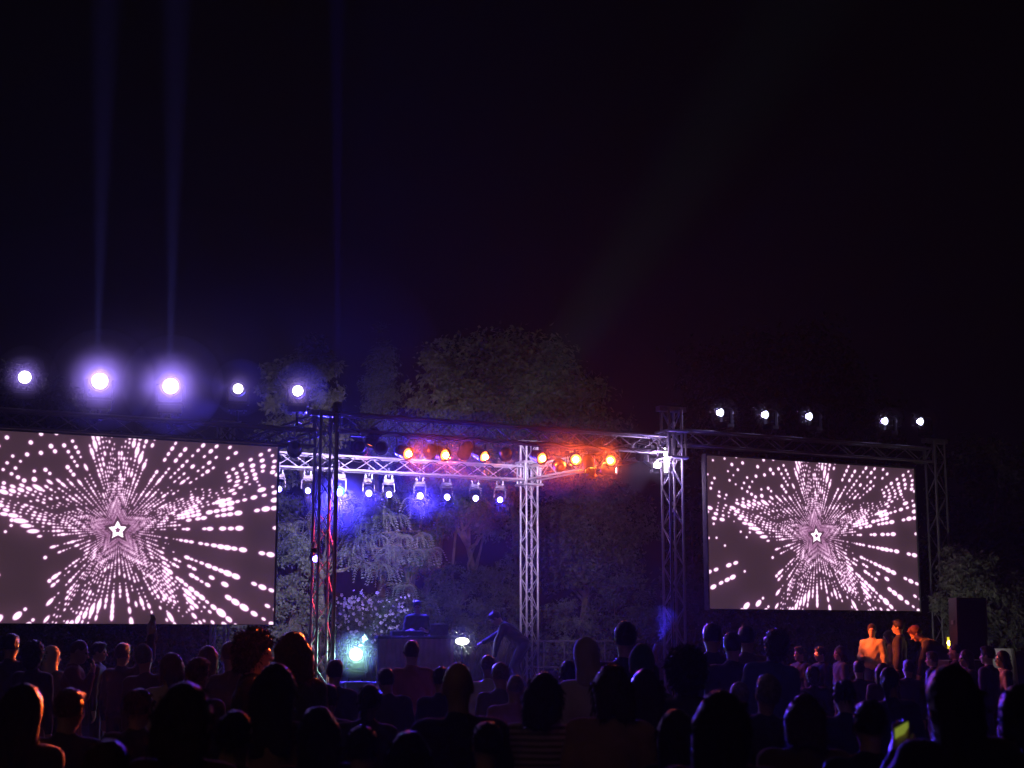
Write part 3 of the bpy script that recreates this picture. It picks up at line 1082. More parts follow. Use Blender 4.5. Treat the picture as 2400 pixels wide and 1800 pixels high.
# floodlit foliage behind the loudspeaker
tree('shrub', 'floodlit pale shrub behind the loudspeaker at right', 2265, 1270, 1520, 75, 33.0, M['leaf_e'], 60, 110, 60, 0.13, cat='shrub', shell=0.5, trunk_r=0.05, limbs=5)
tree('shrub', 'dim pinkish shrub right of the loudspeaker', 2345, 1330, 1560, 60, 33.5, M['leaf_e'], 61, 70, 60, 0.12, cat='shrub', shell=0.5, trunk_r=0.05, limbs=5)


# --- silk tree with drooping feathery leaves
def frond_mesh(seed, L=0.46):
    rng = np.random.default_rng(seed)
    n = 13
    v, f = [], []
    for i in range(n):
        t = i / (n - 1)
        x = L * (t - 0.25 * t * t)
        z = -L * 0.8 * t * t + 0.22 * L * math.sin(t * 2.6)
        w = 0.088 * math.sin(math.pi * min(0.97, 0.15 + 0.84 * t)) ** 0.6 * rng.uniform(0.85, 1.1)
        h = 0.8 * L / n
        v += [(x - h * 0.5, 0.004, z), (x + h * 0.5, 0.004, z), (x + h * 0.5, -0.004, z), (x - h * 0.5, -0.004, z),
              (x + h * 1.3, w, z - 0.03), (x + h * 0.35, w, z - 0.034), (x + h * 1.3, -w, z - 0.03), (x + h * 0.35, -w, z - 0.034)]
        q = i * 8
        f += [(q, q + 1, q + 4, q + 5), (q + 3, q + 7, q + 6, q + 2), (q + 3, q + 2, q + 1, q)]
        if i:
            p = q - 8
            f.append((p + 2, q + 3, q, p + 1))
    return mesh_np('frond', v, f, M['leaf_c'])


FRONDS = [frond_mesh(s) for s in range(5)]


def silk_tree():
    rng = np.random.default_rng(77)
    D = 38.0
    foot = at(770, 1600, D)
    foot = Vector((foot.x, D, 0))
    root = thing('silk_tree', foot, 'pale silk tree with drooping feathery leaves behind the dark tower', 'tree')
    m = MB()
    a = Vector((0, 0, -0.05))
    b = at(755, 1330, D) - foot
    m.path(limb_path(rng, a, b, 5, 0.1), [0.13, 0.12, 0.11, 0.10, 0.095, 0.09], 9)
    m.build('trunk', M['bark'], root, smooth=True)
    ends = [(985, 1245), (950, 1185), (1005, 1290), (905, 1150), (870, 1200), (960, 1345), (830, 1160), (700, 1210), (660, 1230), (905, 1300), (780, 1180), (1000, 1395), (690, 1280), (860, 1260), (930, 1240), (820, 1310), (880, 1330), (640, 1275)]
    spots = []
    for i, (x, y) in enumerate(ends):
        e = at(x, y, D + rng.uniform(-1.3, 0.9)) - foot
        pth = limb_path(rng, b + Vector((0, 0, rng.uniform(-0.3, 0.1))), e, 6, 0.12)
        for q in range(1, 6):
            pth[q] += Vector((0, 0, 0.35 * math.sin(q / 6 * math.pi)))
        MB().path(pth, [0.034, 0.028, 0.022, 0.017, 0.013, 0.010, 0.006], 6).build('limb', M['bark'], root, smooth=True)
        for q in (3, 4, 5, 6):
            spots.append((pth[q], (e - b).normalized()))
    n = 0
    extra_v, extra_f = [], []
    fv = [np.array([v.co[:] for v in me.vertices]) for me in FRONDS]
    ff = [np.array([p.vertices[:] for p in me.polygons]) for me in FRONDS]
    k = 0
    off = 0
    for ri in range(84):
        p, d = spots[ri % len(spots)]
        c0 = Vector(p) + Vector(rng.normal(size=3) * np.array([0.20, 0.25, 0.13]))
        a0 = rng.uniform(0, 6.28)
        for fi in range(8):
            ang = a0 + fi * 0.785 + rng.uniform(-0.25, 0.25)
            q = c0 + Vector((0, 0, rng.uniform(-0.05, 0.05)))
            dirv = Vector((d.x * 0.5 + math.cos(ang), math.sin(ang), rng.uniform(-0.15, 0.25))).normalized()
            rot = dirv.to_track_quat('X', 'Z')
            sc = rng.uniform(0.6, 1.1)
            j = int(rng.integers(5))
            if k % 2 == 0 and k < 580:
                o = new_obj('leaf', FRONDS[j], root, q)
                o.rotation_mode = 'QUATERNION'
                o.rotation_quaternion = rot
                o.scale = (sc,) * 3
            else:
                R = np.array(rot.to_matrix())
                vv = (fv[j] * sc) @ R.T + np.array(q)
                extra_v.append(vv)
                extra_f.append(ff[j] + off)
                off += len(vv)
            k += 1
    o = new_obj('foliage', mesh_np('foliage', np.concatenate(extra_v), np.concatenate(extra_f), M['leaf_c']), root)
    o['kind'] = 'stuff'


silk_tree()


# --- flowering bush
def blossom_mesh():
    m = MB()
    v, f = [], []
    for k in range(5):
        a = k * 2 * math.pi / 5
        c, s = math.cos(a), math.sin(a)
        b = len(v)
        for (r, w, z) in ((0.003, 0.0, 0.0), (0.02, 0.016, 0.008), (0.036, 0.0, 0.012), (0.02, -0.016, 0.008)):
            v.append((r * c - w * s, r * s + w * c, z))
        f.append((b, b + 1, b + 2, b + 3))
    return mesh_np('blossom', v, f, M['blossom'])


def flower_bush():
    D = 33.5
    root, tp, cc, rng = tree('flowering_bush', 'dark bush sprinkled with white blossoms beside the glaring green lamp', 880, 1375, 1600, 105, D, M['leaf_b'], 81, 120, 45, 0.10, cat='bush', trunk_r=0.05, limbs=9, lower=-0.6)
    me = blossom_mesh()
    pts = [(845, 1405), (815, 1425), (830, 1450), (870, 1440), (855, 1465), (880, 1460), (900, 1475), (925, 1425), (952, 1432), (930, 1455), (800, 1465), (860, 1490), (905, 1500), (820, 1395), (795, 1440), (870, 1410), (940, 1470), (885, 1490), (915, 1440), (835, 1475), (900, 1515), (960, 1450), (810, 1410)]
    for k in range(210):
        x, y = pts[int(rng.integers(len(pts)))]
        p = at(x + rng.normal() * 17, y + rng.normal() * 14, D - rng.uniform(0.6, 1.1)) - root.location
        o = new_obj('blossom', me, root, p)
        o.rotation_euler = (rng.uniform(0.6, 2.0), rng.uniform(-0.6, 0.6), rng.uniform(-0.8, 0.8))
        sc = rng.uniform(0.7, 1.3)
        o.scale = (sc,) * 3


flower_bush()


# --- ornamental grass with arching blades
def grass_clump(px, d, label, h, seed):
    rng = np.random.default_rng(seed)
    p = at(px, 1600, d)
    root = thing('ornamental_grass', (p.x, d, 0), label, 'plant', 'ornamental grasses')
    v, f = [], []
    for k in range(420):
        a = rng.uniform(0, 2 * math.pi)
        hh = h * rng.uniform(0.6, 1.05)
        out = rng.uniform(0.25, 0.85)
        r0 = rng.uniform(0, 0.25)
        w = 0.012
        prev = None
        ca, sa = math.cos(a), math.sin(a)
        for i in range(6):
            t = i / 5
            r = r0 + out * t ** 2.2
            z = hh * (1.12 * t - 0.24 * t ** 3)
            ww = w * (1 - t * 0.85)
            b = len(v)
            v += [(r * ca - ww * sa, r * sa + ww * ca, z), (r * ca + ww * sa, r * sa - ww * ca, z)]
            if i:
                f.append((b - 2, b - 1, b + 1, b))
    o = new_obj('blades', mesh_np('blades', v, f, M['grass_blade']), root)
    o['kind'] = 'stuff'


grass_clump(1165, 36.8, 'tall arching ornamental grass at the foot of the middle tower', 2.25, 5)
grass_clump(1105, 37.4, 'ornamental grass behind the white flood lamp', 2.0, 6)

# --- low railing and boundary bits behind the stage
rw = at(1370, 1500, 38.0)
rail = thing('railing', (rw.x, rw.y, 0), 'low pale metal railing between the middle tower and the right tower', 'railing')
for s in np.linspace(-1.5, 1.5, 7):
    MB().tube((s, s * 0.3, 0), (s, s * 0.3, 1.72), 0.02).build('post', M['alu_dark'], rail)
for z in (0.5, 1.1, 1.72):
    MB().tube((-1.5, -0.45, z), (1.5, 0.45, z), 0.022).build('rail', M['alu_dark'], rail)

# ------------------------------------------------------------------ people: bodies grown as smooth distance fields
class Field:
    def __init__(self, lo, hi, res):
        self.lo = np.array(lo, float)
        self.res = res
        self.n = np.maximum(4, np.ceil((np.array(hi) - self.lo) / res).astype(int) + 1)
        self.ax = [self.lo[i] + res * np.arange(self.n[i]) for i in range(3)]
        self.D = np.full(self.n, 9.0, np.float32)

    def _slab(self, lo, hi):
        a = np.clip(np.floor((lo - self.lo) / self.res).astype(int), 0, self.n)
        b = np.clip(np.ceil((hi - self.lo) / self.res).astype(int) + 1, 0, self.n)
        return tuple(slice(a[i], b[i]) for i in range(3))

    def _pts(self, sl):
        return np.meshgrid(self.ax[0][sl[0]], self.ax[1][sl[1]], self.ax[2][sl[2]], indexing='ij')

    def _mix(self, sl, d, k, sub=False):
        D = self.D[sl]
        if sub:
            h = np.clip(0.5 - 0.5 * (D + d) / k, 0, 1)
            self.D[sl] = D * (1 - h) + (-d) * h + k * h * (1 - h)
        else:
            h = np.clip(0.5 + 0.5 * (D - d) / k, 0, 1)
            self.D[sl] = D * (1 - h) + d * h - k * h * (1 - h)

    def cone(self, a, b, ra, rb, k=0.03):
        a, b = np.array(a, float), np.array(b, float)
        m = max(ra, rb) + k + 2 * self.res
        sl = self._slab(np.minimum(a, b) - m, np.maximum(a, b) + m)
        X, Y, Z = self._pts(sl)
        if X.size == 0: return self
        ba = b - a
        t = np.clip(((X - a[0]) * ba[0] + (Y - a[1]) * ba[1] + (Z - a[2]) * ba[2]) / max(1e-9, ba @ ba), 0, 1)
        d = np.sqrt((X - a[0] - t * ba[0]) ** 2 + (Y - a[1] - t * ba[1]) ** 2 + (Z - a[2] - t * ba[2]) ** 2) - (ra + (rb - ra) * t)
        self._mix(sl, d, k)
        return self

    def ell(self, c, r, R=None, k=0.03, sub=False, noise=0.0, nf=40.0):
        c, r = np.array(c, float), np.array(r, float)
        m = r.max() + k + 2 * self.res + noise
        sl = self._slab(c - m, c + m)
        X, Y, Z = self._pts(sl)
        if X.size == 0: return self
        P = np.stack([X - c[0], Y - c[1], Z - c[2]], -1)
        if R is not None:
            P = P @ R
        q = np.sqrt(((P / r) ** 2).sum(-1))
        d = (q - 1) * r.min() * (0.6 + 0.4 * min(1, r.min() / r.mean()))
        if noise:
            d = d + noise * (np.sin(nf * X + 1.3) * np.sin(nf * 1.13 * Y + 0.7) * np.sin(nf * 0.93 * Z) + 0.6 * np.sin(nf * 2.1 * X) * np.sin(nf * 1.9 * Z + 2 + nf * Y))
        self._mix(sl, d, k, sub)
        return self

    def mesh(self):
        D = self.D
        D[0], D[-1], D[:, 0], D[:, -1], D[:, :, 0], D[:, :, -1] = 1, 1, 1, 1, 1, 1
        S = D < 0
        C = S[:-1, :-1, :-1].astype(np.int8)
        cs = sum(S[i:S.shape[0] - 1 + i, j:S.shape[1] - 1 + j, q:S.shape[2] - 1 + q].astype(np.int8) for i in (0, 1) for j in (0, 1) for q in (0, 1))
        act = (cs > 0) & (cs < 8)
        idx = np.full(act.shape, -1, np.int32)
        ii = np.argwhere(act)
        idx[act] = np.arange(len(ii))
        off = np.array([(i, j, q) for i in (0, 1) for j in (0, 1) for q in (0, 1)])
        val = np.stack([D[ii[:, 0] + o[0], ii[:, 1] + o[1], ii[:, 2] + o[2]] for o in off], 1)
        pos = np.zeros((len(ii), 3))
        cnt = np.zeros(len(ii))
        for a in range(8):
            for b in range(a + 1, 8):
                if np.abs(off[a] - off[b]).sum() != 1: continue
                cr = (val[:, a] < 0) != (val[:, b] < 0)
                t = np.where(cr, val[:, a] / np.where(cr, val[:, a] - val[:, b], 1), 0)[:, None]
                pos += np.where(cr[:, None], off[a] * (1 - t) + off[b] * t, 0)
                cnt += cr
        v = self.lo + (ii + pos / cnt[:, None]) * self.res
        fs = []
        for ax in range(3):
            sl0 = [slice(1, -1)] * 3
            sl1 = [slice(1, -1)] * 3
            sl0[ax] = slice(0, -1)
            sl1[ax] = slice(1, None)
            A, B = S[tuple(sl0)], S[tuple(sl1)]
            for flip, cond in ((False, A & ~B), (True, ~A & B)):
                e = np.argwhere(cond)
                if not len(e): continue
                o1, o2 = [(1, 2), (2, 0), (0, 1)][ax]
                g = e + np.array([0 if k == ax else 1 for k in range(3)])
                def cell(d1, d2):
                    h = g.copy()
                    h[:, o1] -= d1
                    h[:, o2] -= d2
                    return idx[h[:, 0], h[:, 1], h[:, 2]]
                q = np.stack([cell(1, 1), cell(0, 1), cell(0, 0), cell(1, 0)], 1)
                fs.append(q[:, ::-1] if flip else q)
        f = np.concatenate(fs)
        return v, f[(f >= 0).all(1)]


def rotx(a):
    c, s = math.cos(a), math.sin(a)
    return np.array([[1, 0, 0], [0, c, -s], [0, s, c]])


def roty(a):
    c, s = math.cos(a), math.sin(a)
    return np.array([[c, 0, s], [0, 1, 0], [-s, 0, c]])


def rotz(a):
    c, s = math.cos(a), math.sin(a)
    return np.array([[c, -s, 0], [s, c, 0], [0, 0, 1]])


ARMS = {  # (upper arm direction, forearm direction) for the right arm; x outwards, y forwards, z up
    'down': ((0.16, 0.0, -1), (0.06, 0.12, -1)),
    'front': ((0.18, 0.25, -1), (-0.35, 0.95, 0.12)),
    'cross': ((0.2, 0.22, -1), (-0.85, 0.55, 0.1)),
    'chin': ((0.25, 0.55, -0.85), (-0.35, 0.25, 1)),
    'phone': ((0.2, 0.6, -0.6), (-0.5, 0.6, 0.85)),
    'raise': ((0.55, 0.25, 0.75), (-0.1, 0.2, 1)),
    'reach': ((0.12, 0.85, -0.55), (0.0, 0.9, -0.45)),
    'hang': ((0.1, 0.35, -0.9), (-0.1, 0.2, -0.95)),
}


def nrm(v):
    v = np.array(v, float)
    return v / np.linalg.norm(v)


def skeleton(lean=0.0, side=0.0, arms=('down', 'down'), nod=0.0, turn=0.0, crouch=0.0, stride=0.0, wide=1.0):
    J = {}
    hipz = 0.93 - 0.34 * crouch
    for s, n in ((-1, 'L'), (1, 'R')):
        J['ank' + n] = np.array([s * 0.10, s * stride * 0.14, 0.085])
        J['kne' + n] = np.array([s * 0.105, 0.03 + 0.30 * crouch + s * stride * 0.07, 0.49 - 0.05 * crouch])
        J['hip' + n] = np.array([s * 0.09, -0.10 * crouch, hipz])
        J['toe' + n] = J['ank' + n] + np.array([s * 0.025, 0.17, -0.045])
    piv = np.array([0, -0.10 * crouch, hipz + 0.02])
    R = rotx(-lean) @ roty(side)
    def T(p):
        return piv + R @ (np.array(p, float) - np.array([0, 0, 0.95]))
    J['pel'] = T((0, 0, 0.97)); J['wai'] = T((0, 0.0, 1.10)); J['che'] = T((0, 0.0, 1.29))
    J['nek'] = T((0, -0.015, 1.45))
    J['R'] = R
    HR = R @ rotz(-turn) @ rotx(-nod + lean * 0.55)
    J['HR'] = HR
    base = T((0, -0.01, 1.50))
    J['nk2'] = base
    J['head'] = base + HR @ np.array([0, 0.022, 0.145])
    for s, n, arm in ((-1, 'L', arms[0]), (1, 'R', arms[1])):
        u, f = ARMS[arm] if isinstance(arm, str) else arm
        u, f = nrm(u) * np.array([s, 1, 1]), nrm(f) * np.array([s, 1, 1])
        Ra = R if lean < 0.5 else np.eye(3)
        J['sho' + n] = T((s * 0.178 * wide, 0, 1.405))
        J['elb' + n] = J['sho' + n] + Ra @ u * 0.285
        J['wri' + n] = J['elb' + n] + Ra @ f * 0.245
        J['fwd' + n] = Ra @ f
    return J


def hand_field(w, f, side, res=0.0085):
    F = Field(w - 0.21, w + 0.21, res)
    f = nrm(f)
    a = nrm(np.cross(f, [0.13, 0.2, 0.97])) if abs(f[2]) < 0.9 else nrm(np.cross(f, [0, 1, 0.1]))
    a = a * side
    nrmv = np.cross(a, f)
    F.cone(w - f * 0.03, w + f * 0.02, 0.028, 0.028)
    F.cone(w + f * 0.02, w + f * 0.075, 0.026, 0.024, 0.02)
    for q in (-0.026, 0.0, 0.026):
        F.cone(w + f * 0.03 + a * q * 0.8, w + f * 0.088 + a * q, 0.016, 0.014, 0.016)
    for q, L in ((-0.031, 0.062), (-0.0105, 0.078), (0.0105, 0.082), (0.031, 0.07)):
        b0 = w + f * 0.09 + a * q
        b1 = b0 + nrm(f + nrmv * 0.35) * L * 0.48
        b2 = b1 + nrm(f + nrmv * 0.95) * L * 0.52
        F.cone(b0, b1, 0.0098, 0.009, 0.004)
        F.cone(b1, b2, 0.009, 0.0078, 0.004)
    t0 = w + f * 0.03 + a * 0.03
    t1 = t0 + nrm(f * 0.6 + a * 0.75 + nrmv * 0.3) * 0.045
    t2 = t1 + nrm(f + a * 0.1 + nrmv * 0.45) * 0.035
    F.cone(t0, t1, 0.0135, 0.011, 0.012)
    F.cone(t1, t2, 0.011, 0.009, 0.006)
    return F.mesh()


def join_vf(parts):
    vs, fs, o = [], [], 0
    for v, f in parts:
        vs.append(v)
        fs.append(f + o)
        o += len(v)
    return np.concatenate(vs), np.concatenate(fs)


def bounds(J, pad):
    P = np.array([v for k, v in J.items() if k not in ('R', 'HR')])
    return P.min(0) - pad, P.max(0) + pad


def body_mesh(J, wide, res, hres, hand_res):
    lo, hi = bounds(J, 0.28)
    lo[2] = -0.02
    F = Field(lo, hi, res)
    R = J['R']
    for n in 'LR':
        F.cone(J['hip' + n], J['kne' + n], 0.082, 0.054, 0.05)
        F.cone(J['kne' + n], (J['kne' + n] + J['ank' + n]) / 2 + [0, -0.015, 0], 0.054, 0.05, 0.03)
        F.cone((J['kne' + n] + J['ank' + n]) / 2 + [0, -0.015, 0], J['ank' + n], 0.05, 0.036, 0.03)
        F.cone(J['ank' + n] + [0, -0.03, -0.04], J['toe' + n], 0.042, 0.036, 0.03)
        F.cone(J['sho' + n], J['elb' + n], 0.052, 0.040, 0.04)
        F.cone(J['elb' + n], J['wri' + n], 0.040, 0.028, 0.02)
    F.ell(J['pel'], (0.155 * wide, 0.105, 0.12), R, 0.05)
    F.ell(J['wai'], (0.135 * wide, 0.095, 0.15), R, 0.05)
    F.ell(J['che'], (0.158 * wide, 0.11, 0.17), R, 0.05)
    F.cone(J['shoL'] * 0.85 + J['shoR'] * 0.15, J['shoR'] * 0.85 + J['shoL'] * 0.15, 0.055, 0.055, 0.05)
    F.cone(J['nek'], J['nk2'] + (J['head'] - J['nk2']) * 0.25, 0.062, 0.053, 0.04)
    parts = [F.mesh()]
    # head with face
    H, HR = J['head'], J['HR']
    G = Field(H - 0.17, H + 0.17, hres)
    w = lambda x, y, z: H + HR @ np.array([x, y, z])
    G.ell(w(0, -0.008, 0.025), (0.075, 0.094, 0.098), HR, 0.02)
    G.ell(w(0, 0.028, -0.05), (0.056, 0.064, 0.068), HR, 0.03)
    G.ell(w(0, 0.062, -0.094), (0.026, 0.024, 0.02), HR, 0.02)
    for s in (-1, 1):
        G.ell(w(s * 0.031, 0.096, 0.004), (0.017, 0.014, 0.010), HR, 0.012, sub=True)
        G.ell(w(s * 0.03, 0.086, 0.022), (0.022, 0.011, 0.006), HR, 0.010)
        G.ell(w(s * 0.040, 0.062, -0.028), (0.02, 0.02, 0.018), HR, 0.02)
        G.ell(w(s * 0.076, -0.008, -0.008), (0.010, 0.021, 0.032), HR, 0.008)
    G.cone(w(0, 0.085, 0.006), w(0, 0.112, -0.036), 0.009, 0.013, 0.014)
    G.cone(w(-0.018, 0.086, -0.064), w(0.018, 0.086, -0.064), 0.009, 0.009, 0.008)
    G.cone(J['nk2'] - HR @ np.array([0, 0.0, 0.0]), w(0, -0.02, -0.05), 0.055, 0.05, 0.03)
    parts.append(G.mesh())
    for s, n in ((-1, 'L'), (1, 'R')):
        parts.append(hand_field(J['wri' + n] + J['fwd' + n] * 0.01, J['fwd' + n], -s, hand_res))
    return join_vf(parts)


def shirt_mesh(J, wide, res, long=True, loose=0.014, hem=0.0):
    lo, hi = bounds(J, 0.3)
    F = Field(lo, hi, res)
    R = J['R']
    e = loose
    F.ell(J['pel'] + R @ np.array([0, 0, 0.0 - hem * 0.5]), (0.168 * wide + e, 0.118 + e, 0.10 + hem), R, 0.06)
    F.ell(J['wai'], (0.145 * wide + e, 0.104 + e, 0.16), R, 0.06)
    F.ell(J['che'], (0.166 * wide + e, 0.118 + e, 0.175 + e), R, 0.06)
    F.cone(J['shoL'] * 0.88 + J['shoR'] * 0.12, J['shoR'] * 0.88 + J['shoL'] * 0.12, 0.06 + e, 0.06 + e, 0.05)
    F.cone(J['nek'], J['nek'] * 0.55 + J['nk2'] * 0.45, 0.066 + e * 0.5, 0.062 + e * 0.4, 0.03)
    for n in 'LR':
        F.cone(J['sho' + n], J['elb' + n], 0.058 + e, 0.047 + e, 0.04)
        if long:
            F.cone(J['elb' + n], J['elb' + n] * 0.06 + J['wri' + n] * 0.94, 0.047 + e, 0.036 + e * 0.6, 0.02)
    # soft folds
    X, Y, Z = np.meshgrid(*F.ax, indexing='ij')
    near = np.abs(F.D) < 0.06
    F.D[near] += (0.0045 * np.sin(38 * Z[near] + 14 * X[near] + 4 * np.sin(9 * X[near] + 7 * Y[near])))
    return F.mesh()


def trouser_mesh(J, wide, res):
    lo, hi = bounds(J, 0.25)
    hi[2] = J['pel'][2] + 0.25
    F = Field(lo, hi, res)
    R = J['R']
    F.ell(J['pel'] + R @ np.array([0, 0, -0.01]), (0.164 * wide, 0.114, 0.115), R, 0.04)
    for n in 'LR':
        F.cone(J['hip' + n], J['kne' + n], 0.093, 0.068, 0.04)
        F.cone(J['kne' + n], J['ank' + n] + [0, -0.01, 0.03], 0.068, 0.056, 0.03)
    return F.mesh()


def hair_mesh(J, style, res, rng, strands=0):
    H, HR = J['head'], J['HR']
    ext = 0.48 if style in ('long', 'verylong') else 0.24
    G = Field(H - np.array([ext * 0.6, ext * 0.6, ext * 1.25]), H + np.array([ext * 0.6, ext * 0.6, 0.22]), res)
    w = lambda x, y, z: H + HR @ np.array([x, y, z])
    if style == 'cropped':
        G.ell(w(0, -0.014, 0.032), (0.078, 0.095, 0.100), HR, 0.01)
    elif style == 'short':
        G.ell(w(0, -0.016, 0.034), (0.086, 0.103, 0.108), HR, 0.01, noise=0.003, nf=90)
        G.ell(w(0, 0.05, 0.10), (0.055, 0.045, 0.03), HR, 0.03, noise=0.003, nf=90)
    elif style == 'curly':
        G.ell(w(0, -0.02, 0.04), (0.115, 0.125, 0.125), HR, 0.01, noise=0.009, nf=75)
        G.ell(w(0, -0.06, -0.05), (0.095, 0.07, 0.09), HR, 0.03, noise=0.008, nf=75)
    elif style in ('long', 'verylong', 'bob'):
        L = {'bob': 0.14, 'long': 0.30, 'verylong': 0.44}[style]
        G.ell(w(0, -0.02, 0.03), (0.094, 0.108, 0.112), HR, 0.01, noise=0.003, nf=60)
        a = w(0, -0.05, -0.0)
        b = a + np.array([0, 0, -L]) + HR @ np.array([0, -0.05, 0])
        for q in (-0.062, -0.025, 0.025, 0.062):
            o = HR @ np.array([q, 0, 0])
            o2 = HR @ np.array([q * 1.25, -abs(q) * 0.3 + 0.01, rng.uniform(-0.02, 0.03)])
            G.cone(a + o, b + o2, 0.055, 0.032, 0.03)
        for s in (-1, 1):
            G.cone(w(s * 0.075, 0.0, 0.03), w(s * 0.088, -0.005, -min(0.2, L * 0.8)), 0.03, 0.022, 0.03)
    elif style == 'bun':
        G.ell(w(0, -0.018, 0.03), (0.083, 0.101, 0.105), HR, 0.01, noise=0.002, nf=80)
        G.ell(w(0, -0.11, 0.08), (0.048, 0.045, 0.045), HR, 0.015, noise=0.004, nf=90)
    elif style == 'pony':
        G.ell(w(0, -0.018, 0.03), (0.083, 0.101, 0.105), HR, 0.01, noise=0.002, nf=80)
        a = w(0, -0.11, 0.04)
        G.cone(a, a + HR @ np.array([0, -0.05, -0.05]), 0.03, 0.034, 0.02)
        G.cone(a + HR @ np.array([0, -0.05, -0.05]), a + HR @ np.array([0, -0.05, -0.24]), 0.034, 0.012, 0.02)
    elif style == 'scarf':
        G.ell(w(0, -0.012, 0.026), (0.092, 0.108, 0.114), HR, 0.01)
        G.cone(w(0, -0.03, -0.04), J['nek'] + np.array([0, 0, 0.02]), 0.085, 0.10, 0.04)
    elif style == 'beanie':
        G.ell(w(0, -0.014, 0.05), (0.092, 0.108, 0.108), HR, 0.01)
        G.ell(w(0, -0.03, 0.135), (0.045, 0.05, 0.035), HR, 0.03)
    # leave the face free
    if style in ('scarf',):
        G.ell(w(0, 0.11, -0.02), (0.058, 0.055, 0.078), HR, 0.012, sub=True)
    else:
        fy = 0.02 if style == 'curly' else 0.0
        G.ell(w(0, 0.115 - fy * 0.5, -0.055 + fy), (0.078 + fy, 0.085, 0.105), HR, 0.02, sub=True)
        if style in ('short', 'cropped', 'bun', 'pony', 'beanie'):
            G.ell(w(0, -0.005, -0.105), (0.12, 0.125, 0.08), HR, 0.01, sub=True)
    v, f = G.mesh()
    if strands and style not in ('scarf', 'beanie', 'cropped'):
        # loose strands break the outline
        pick = rng.integers(0, len(f), strands)
        p = v[f[pick]].mean(1)
        n = p - H
        n /= np.linalg.norm(n, axis=1, keepdims=True)
        Ls = {'curly': 0.035, 'short': 0.018}.get(style, 0.035) * rng.uniform(0.4, 1.2, strands)[:, None]
        d = n * (1.0 if style == 'curly' else 0.3) + rng.normal(size=(strands, 3)) * (0.45 if style == 'curly' else 0.28) + np.array([0, 0, -0.2 if style == 'curly' else -0.7])
        d /= np.linalg.norm(d, axis=1, keepdims=True)
        s = np.cross(d, rng.normal(size=(strands, 3)))
        s /= np.linalg.norm(s, axis=1, keepdims=True)
        wd = 0.0022
        mid = p + d * Ls * 0.6 + n * 0.004
        end = p + d * Ls + np.array([0, 0, -0.4]) * Ls
        q = np.stack([p - s * wd, p + s * wd, mid + s * wd * 0.8, end], 1).reshape(-1, 3)
        i = np.arange(strands) * 4 + len(v)
        v = np.concatenate([v, q])
        f = np.concatenate([f, np.stack([i, i + 1, i + 2, i + 3], 1)])
    return v, f


SKIN = [mat_pbr('skin_light', (0.52, 0.36, 0.28), 0.5, 0, 0.08, 12), mat_pbr('skin_tan', (0.40, 0.26, 0.19), 0.5, 0, 0.08, 12), mat_pbr('skin_brown', (0.24, 0.15, 0.11), 0.5, 0, 0.08, 12)]
HAIRM = {
    'black': mat_pbr('black_hair', (0.012, 0.010, 0.011), 0.45, 0, 0.4, 40, bump=0.5, bscale=160),
    'brown': mat_pbr('brown_hair', (0.05, 0.028, 0.018), 0.45, 0, 0.4, 40, bump=0.5, bscale=160),
    'auburn': mat_pbr('auburn_hair', (0.12, 0.045, 0.025), 0.45, 0, 0.4, 40, bump=0.5, bscale=160),
    'grey': mat_pbr('rim_lit_hair', (0.2, 0.18, 0.17), 0.5, 0, 0.4, 40, bump=0.5, bscale=160),  # hair colour lightened so the rim light shows on these heads
    'teal': mat_pbr('teal_knit', (0.02, 0.10, 0.11), 0.9, 0, 0.2, 30, bump=0.5, bscale=120, sheen=0.3),
    'beige': mat_pbr('beige_scarf', (0.42, 0.34, 0.27), 0.85, 0, 0.15, 8, bump=0.4, bscale=40, sheen=0.3),
    'cream': mat_pbr('cream_scarf', (0.5, 0.46, 0.42), 0.85, 0, 0.15, 8, bump=0.4, bscale=40, sheen=0.3),
}
CLOTH = {}
CC = {'black': (0.012, 0.012, 0.014), 'charcoal': (0.035, 0.034, 0.04), 'navy': (0.015, 0.02, 0.05), 'grey': (0.16, 0.16, 0.17), 'white': (0.7, 0.68, 0.66), 'cream': (0.5, 0.45, 0.37),
      'tan': (0.36, 0.22, 0.14), 'brown': (0.10, 0.06, 0.04), 'maroon': (0.12, 0.025, 0.03), 'rust': (0.3, 0.1, 0.05), 'olive': (0.08, 0.08, 0.04), 'blue': (0.05, 0.08, 0.22), 'denim': (0.06, 0.08, 0.14), 'pink': (0.4, 0.2, 0.22), 'green': (0.05, 0.09, 0.06)}


def cloth(c):
    if c not in CLOTH:
        CLOTH[c] = mat_pbr(c + '_cloth', CC[c], 0.85, 0, 0.15, 7, bump=0.35, bscale=70, sheen=0.15)
    return CLOTH[c]


def striped():
    m = mat_pbr('striped_knit', (0.3, 0.24, 0.17), 0.9, 0, 0.15, 9, bump=0.4, bscale=60, sheen=0.2)
    nt = m.node_tree
    b = nt.nodes['Principled BSDF']
    tc = [n for n in nt.nodes if n.type == 'TEX_COORD'][0]
    wv = nt.nodes.new('ShaderNodeTexWave')
    wv.bands_direction = 'Z'
    wv.inputs['Scale'].default_value = 9.0
    wv.inputs['Distortion'].default_value = 0.6
    nt.links.new(tc.outputs['Object'], wv.inputs['Vector'])
    r = nt.nodes.new('ShaderNodeValToRGB')
    r.color_ramp.elements[0].position = 0.42
    r.color_ramp.elements[1].position = 0.58
    r.color_ramp.elements[0].color = (0.13, 0.09, 0.06, 1)
    r.color_ramp.elements[1].color = (0.42, 0.34, 0.24, 1)
    nt.links.new(wv.outputs['Fac'], r.inputs['Fac'])
    nt.links.new(r.outputs['Color'], b.inputs['Base Color'])
    return m


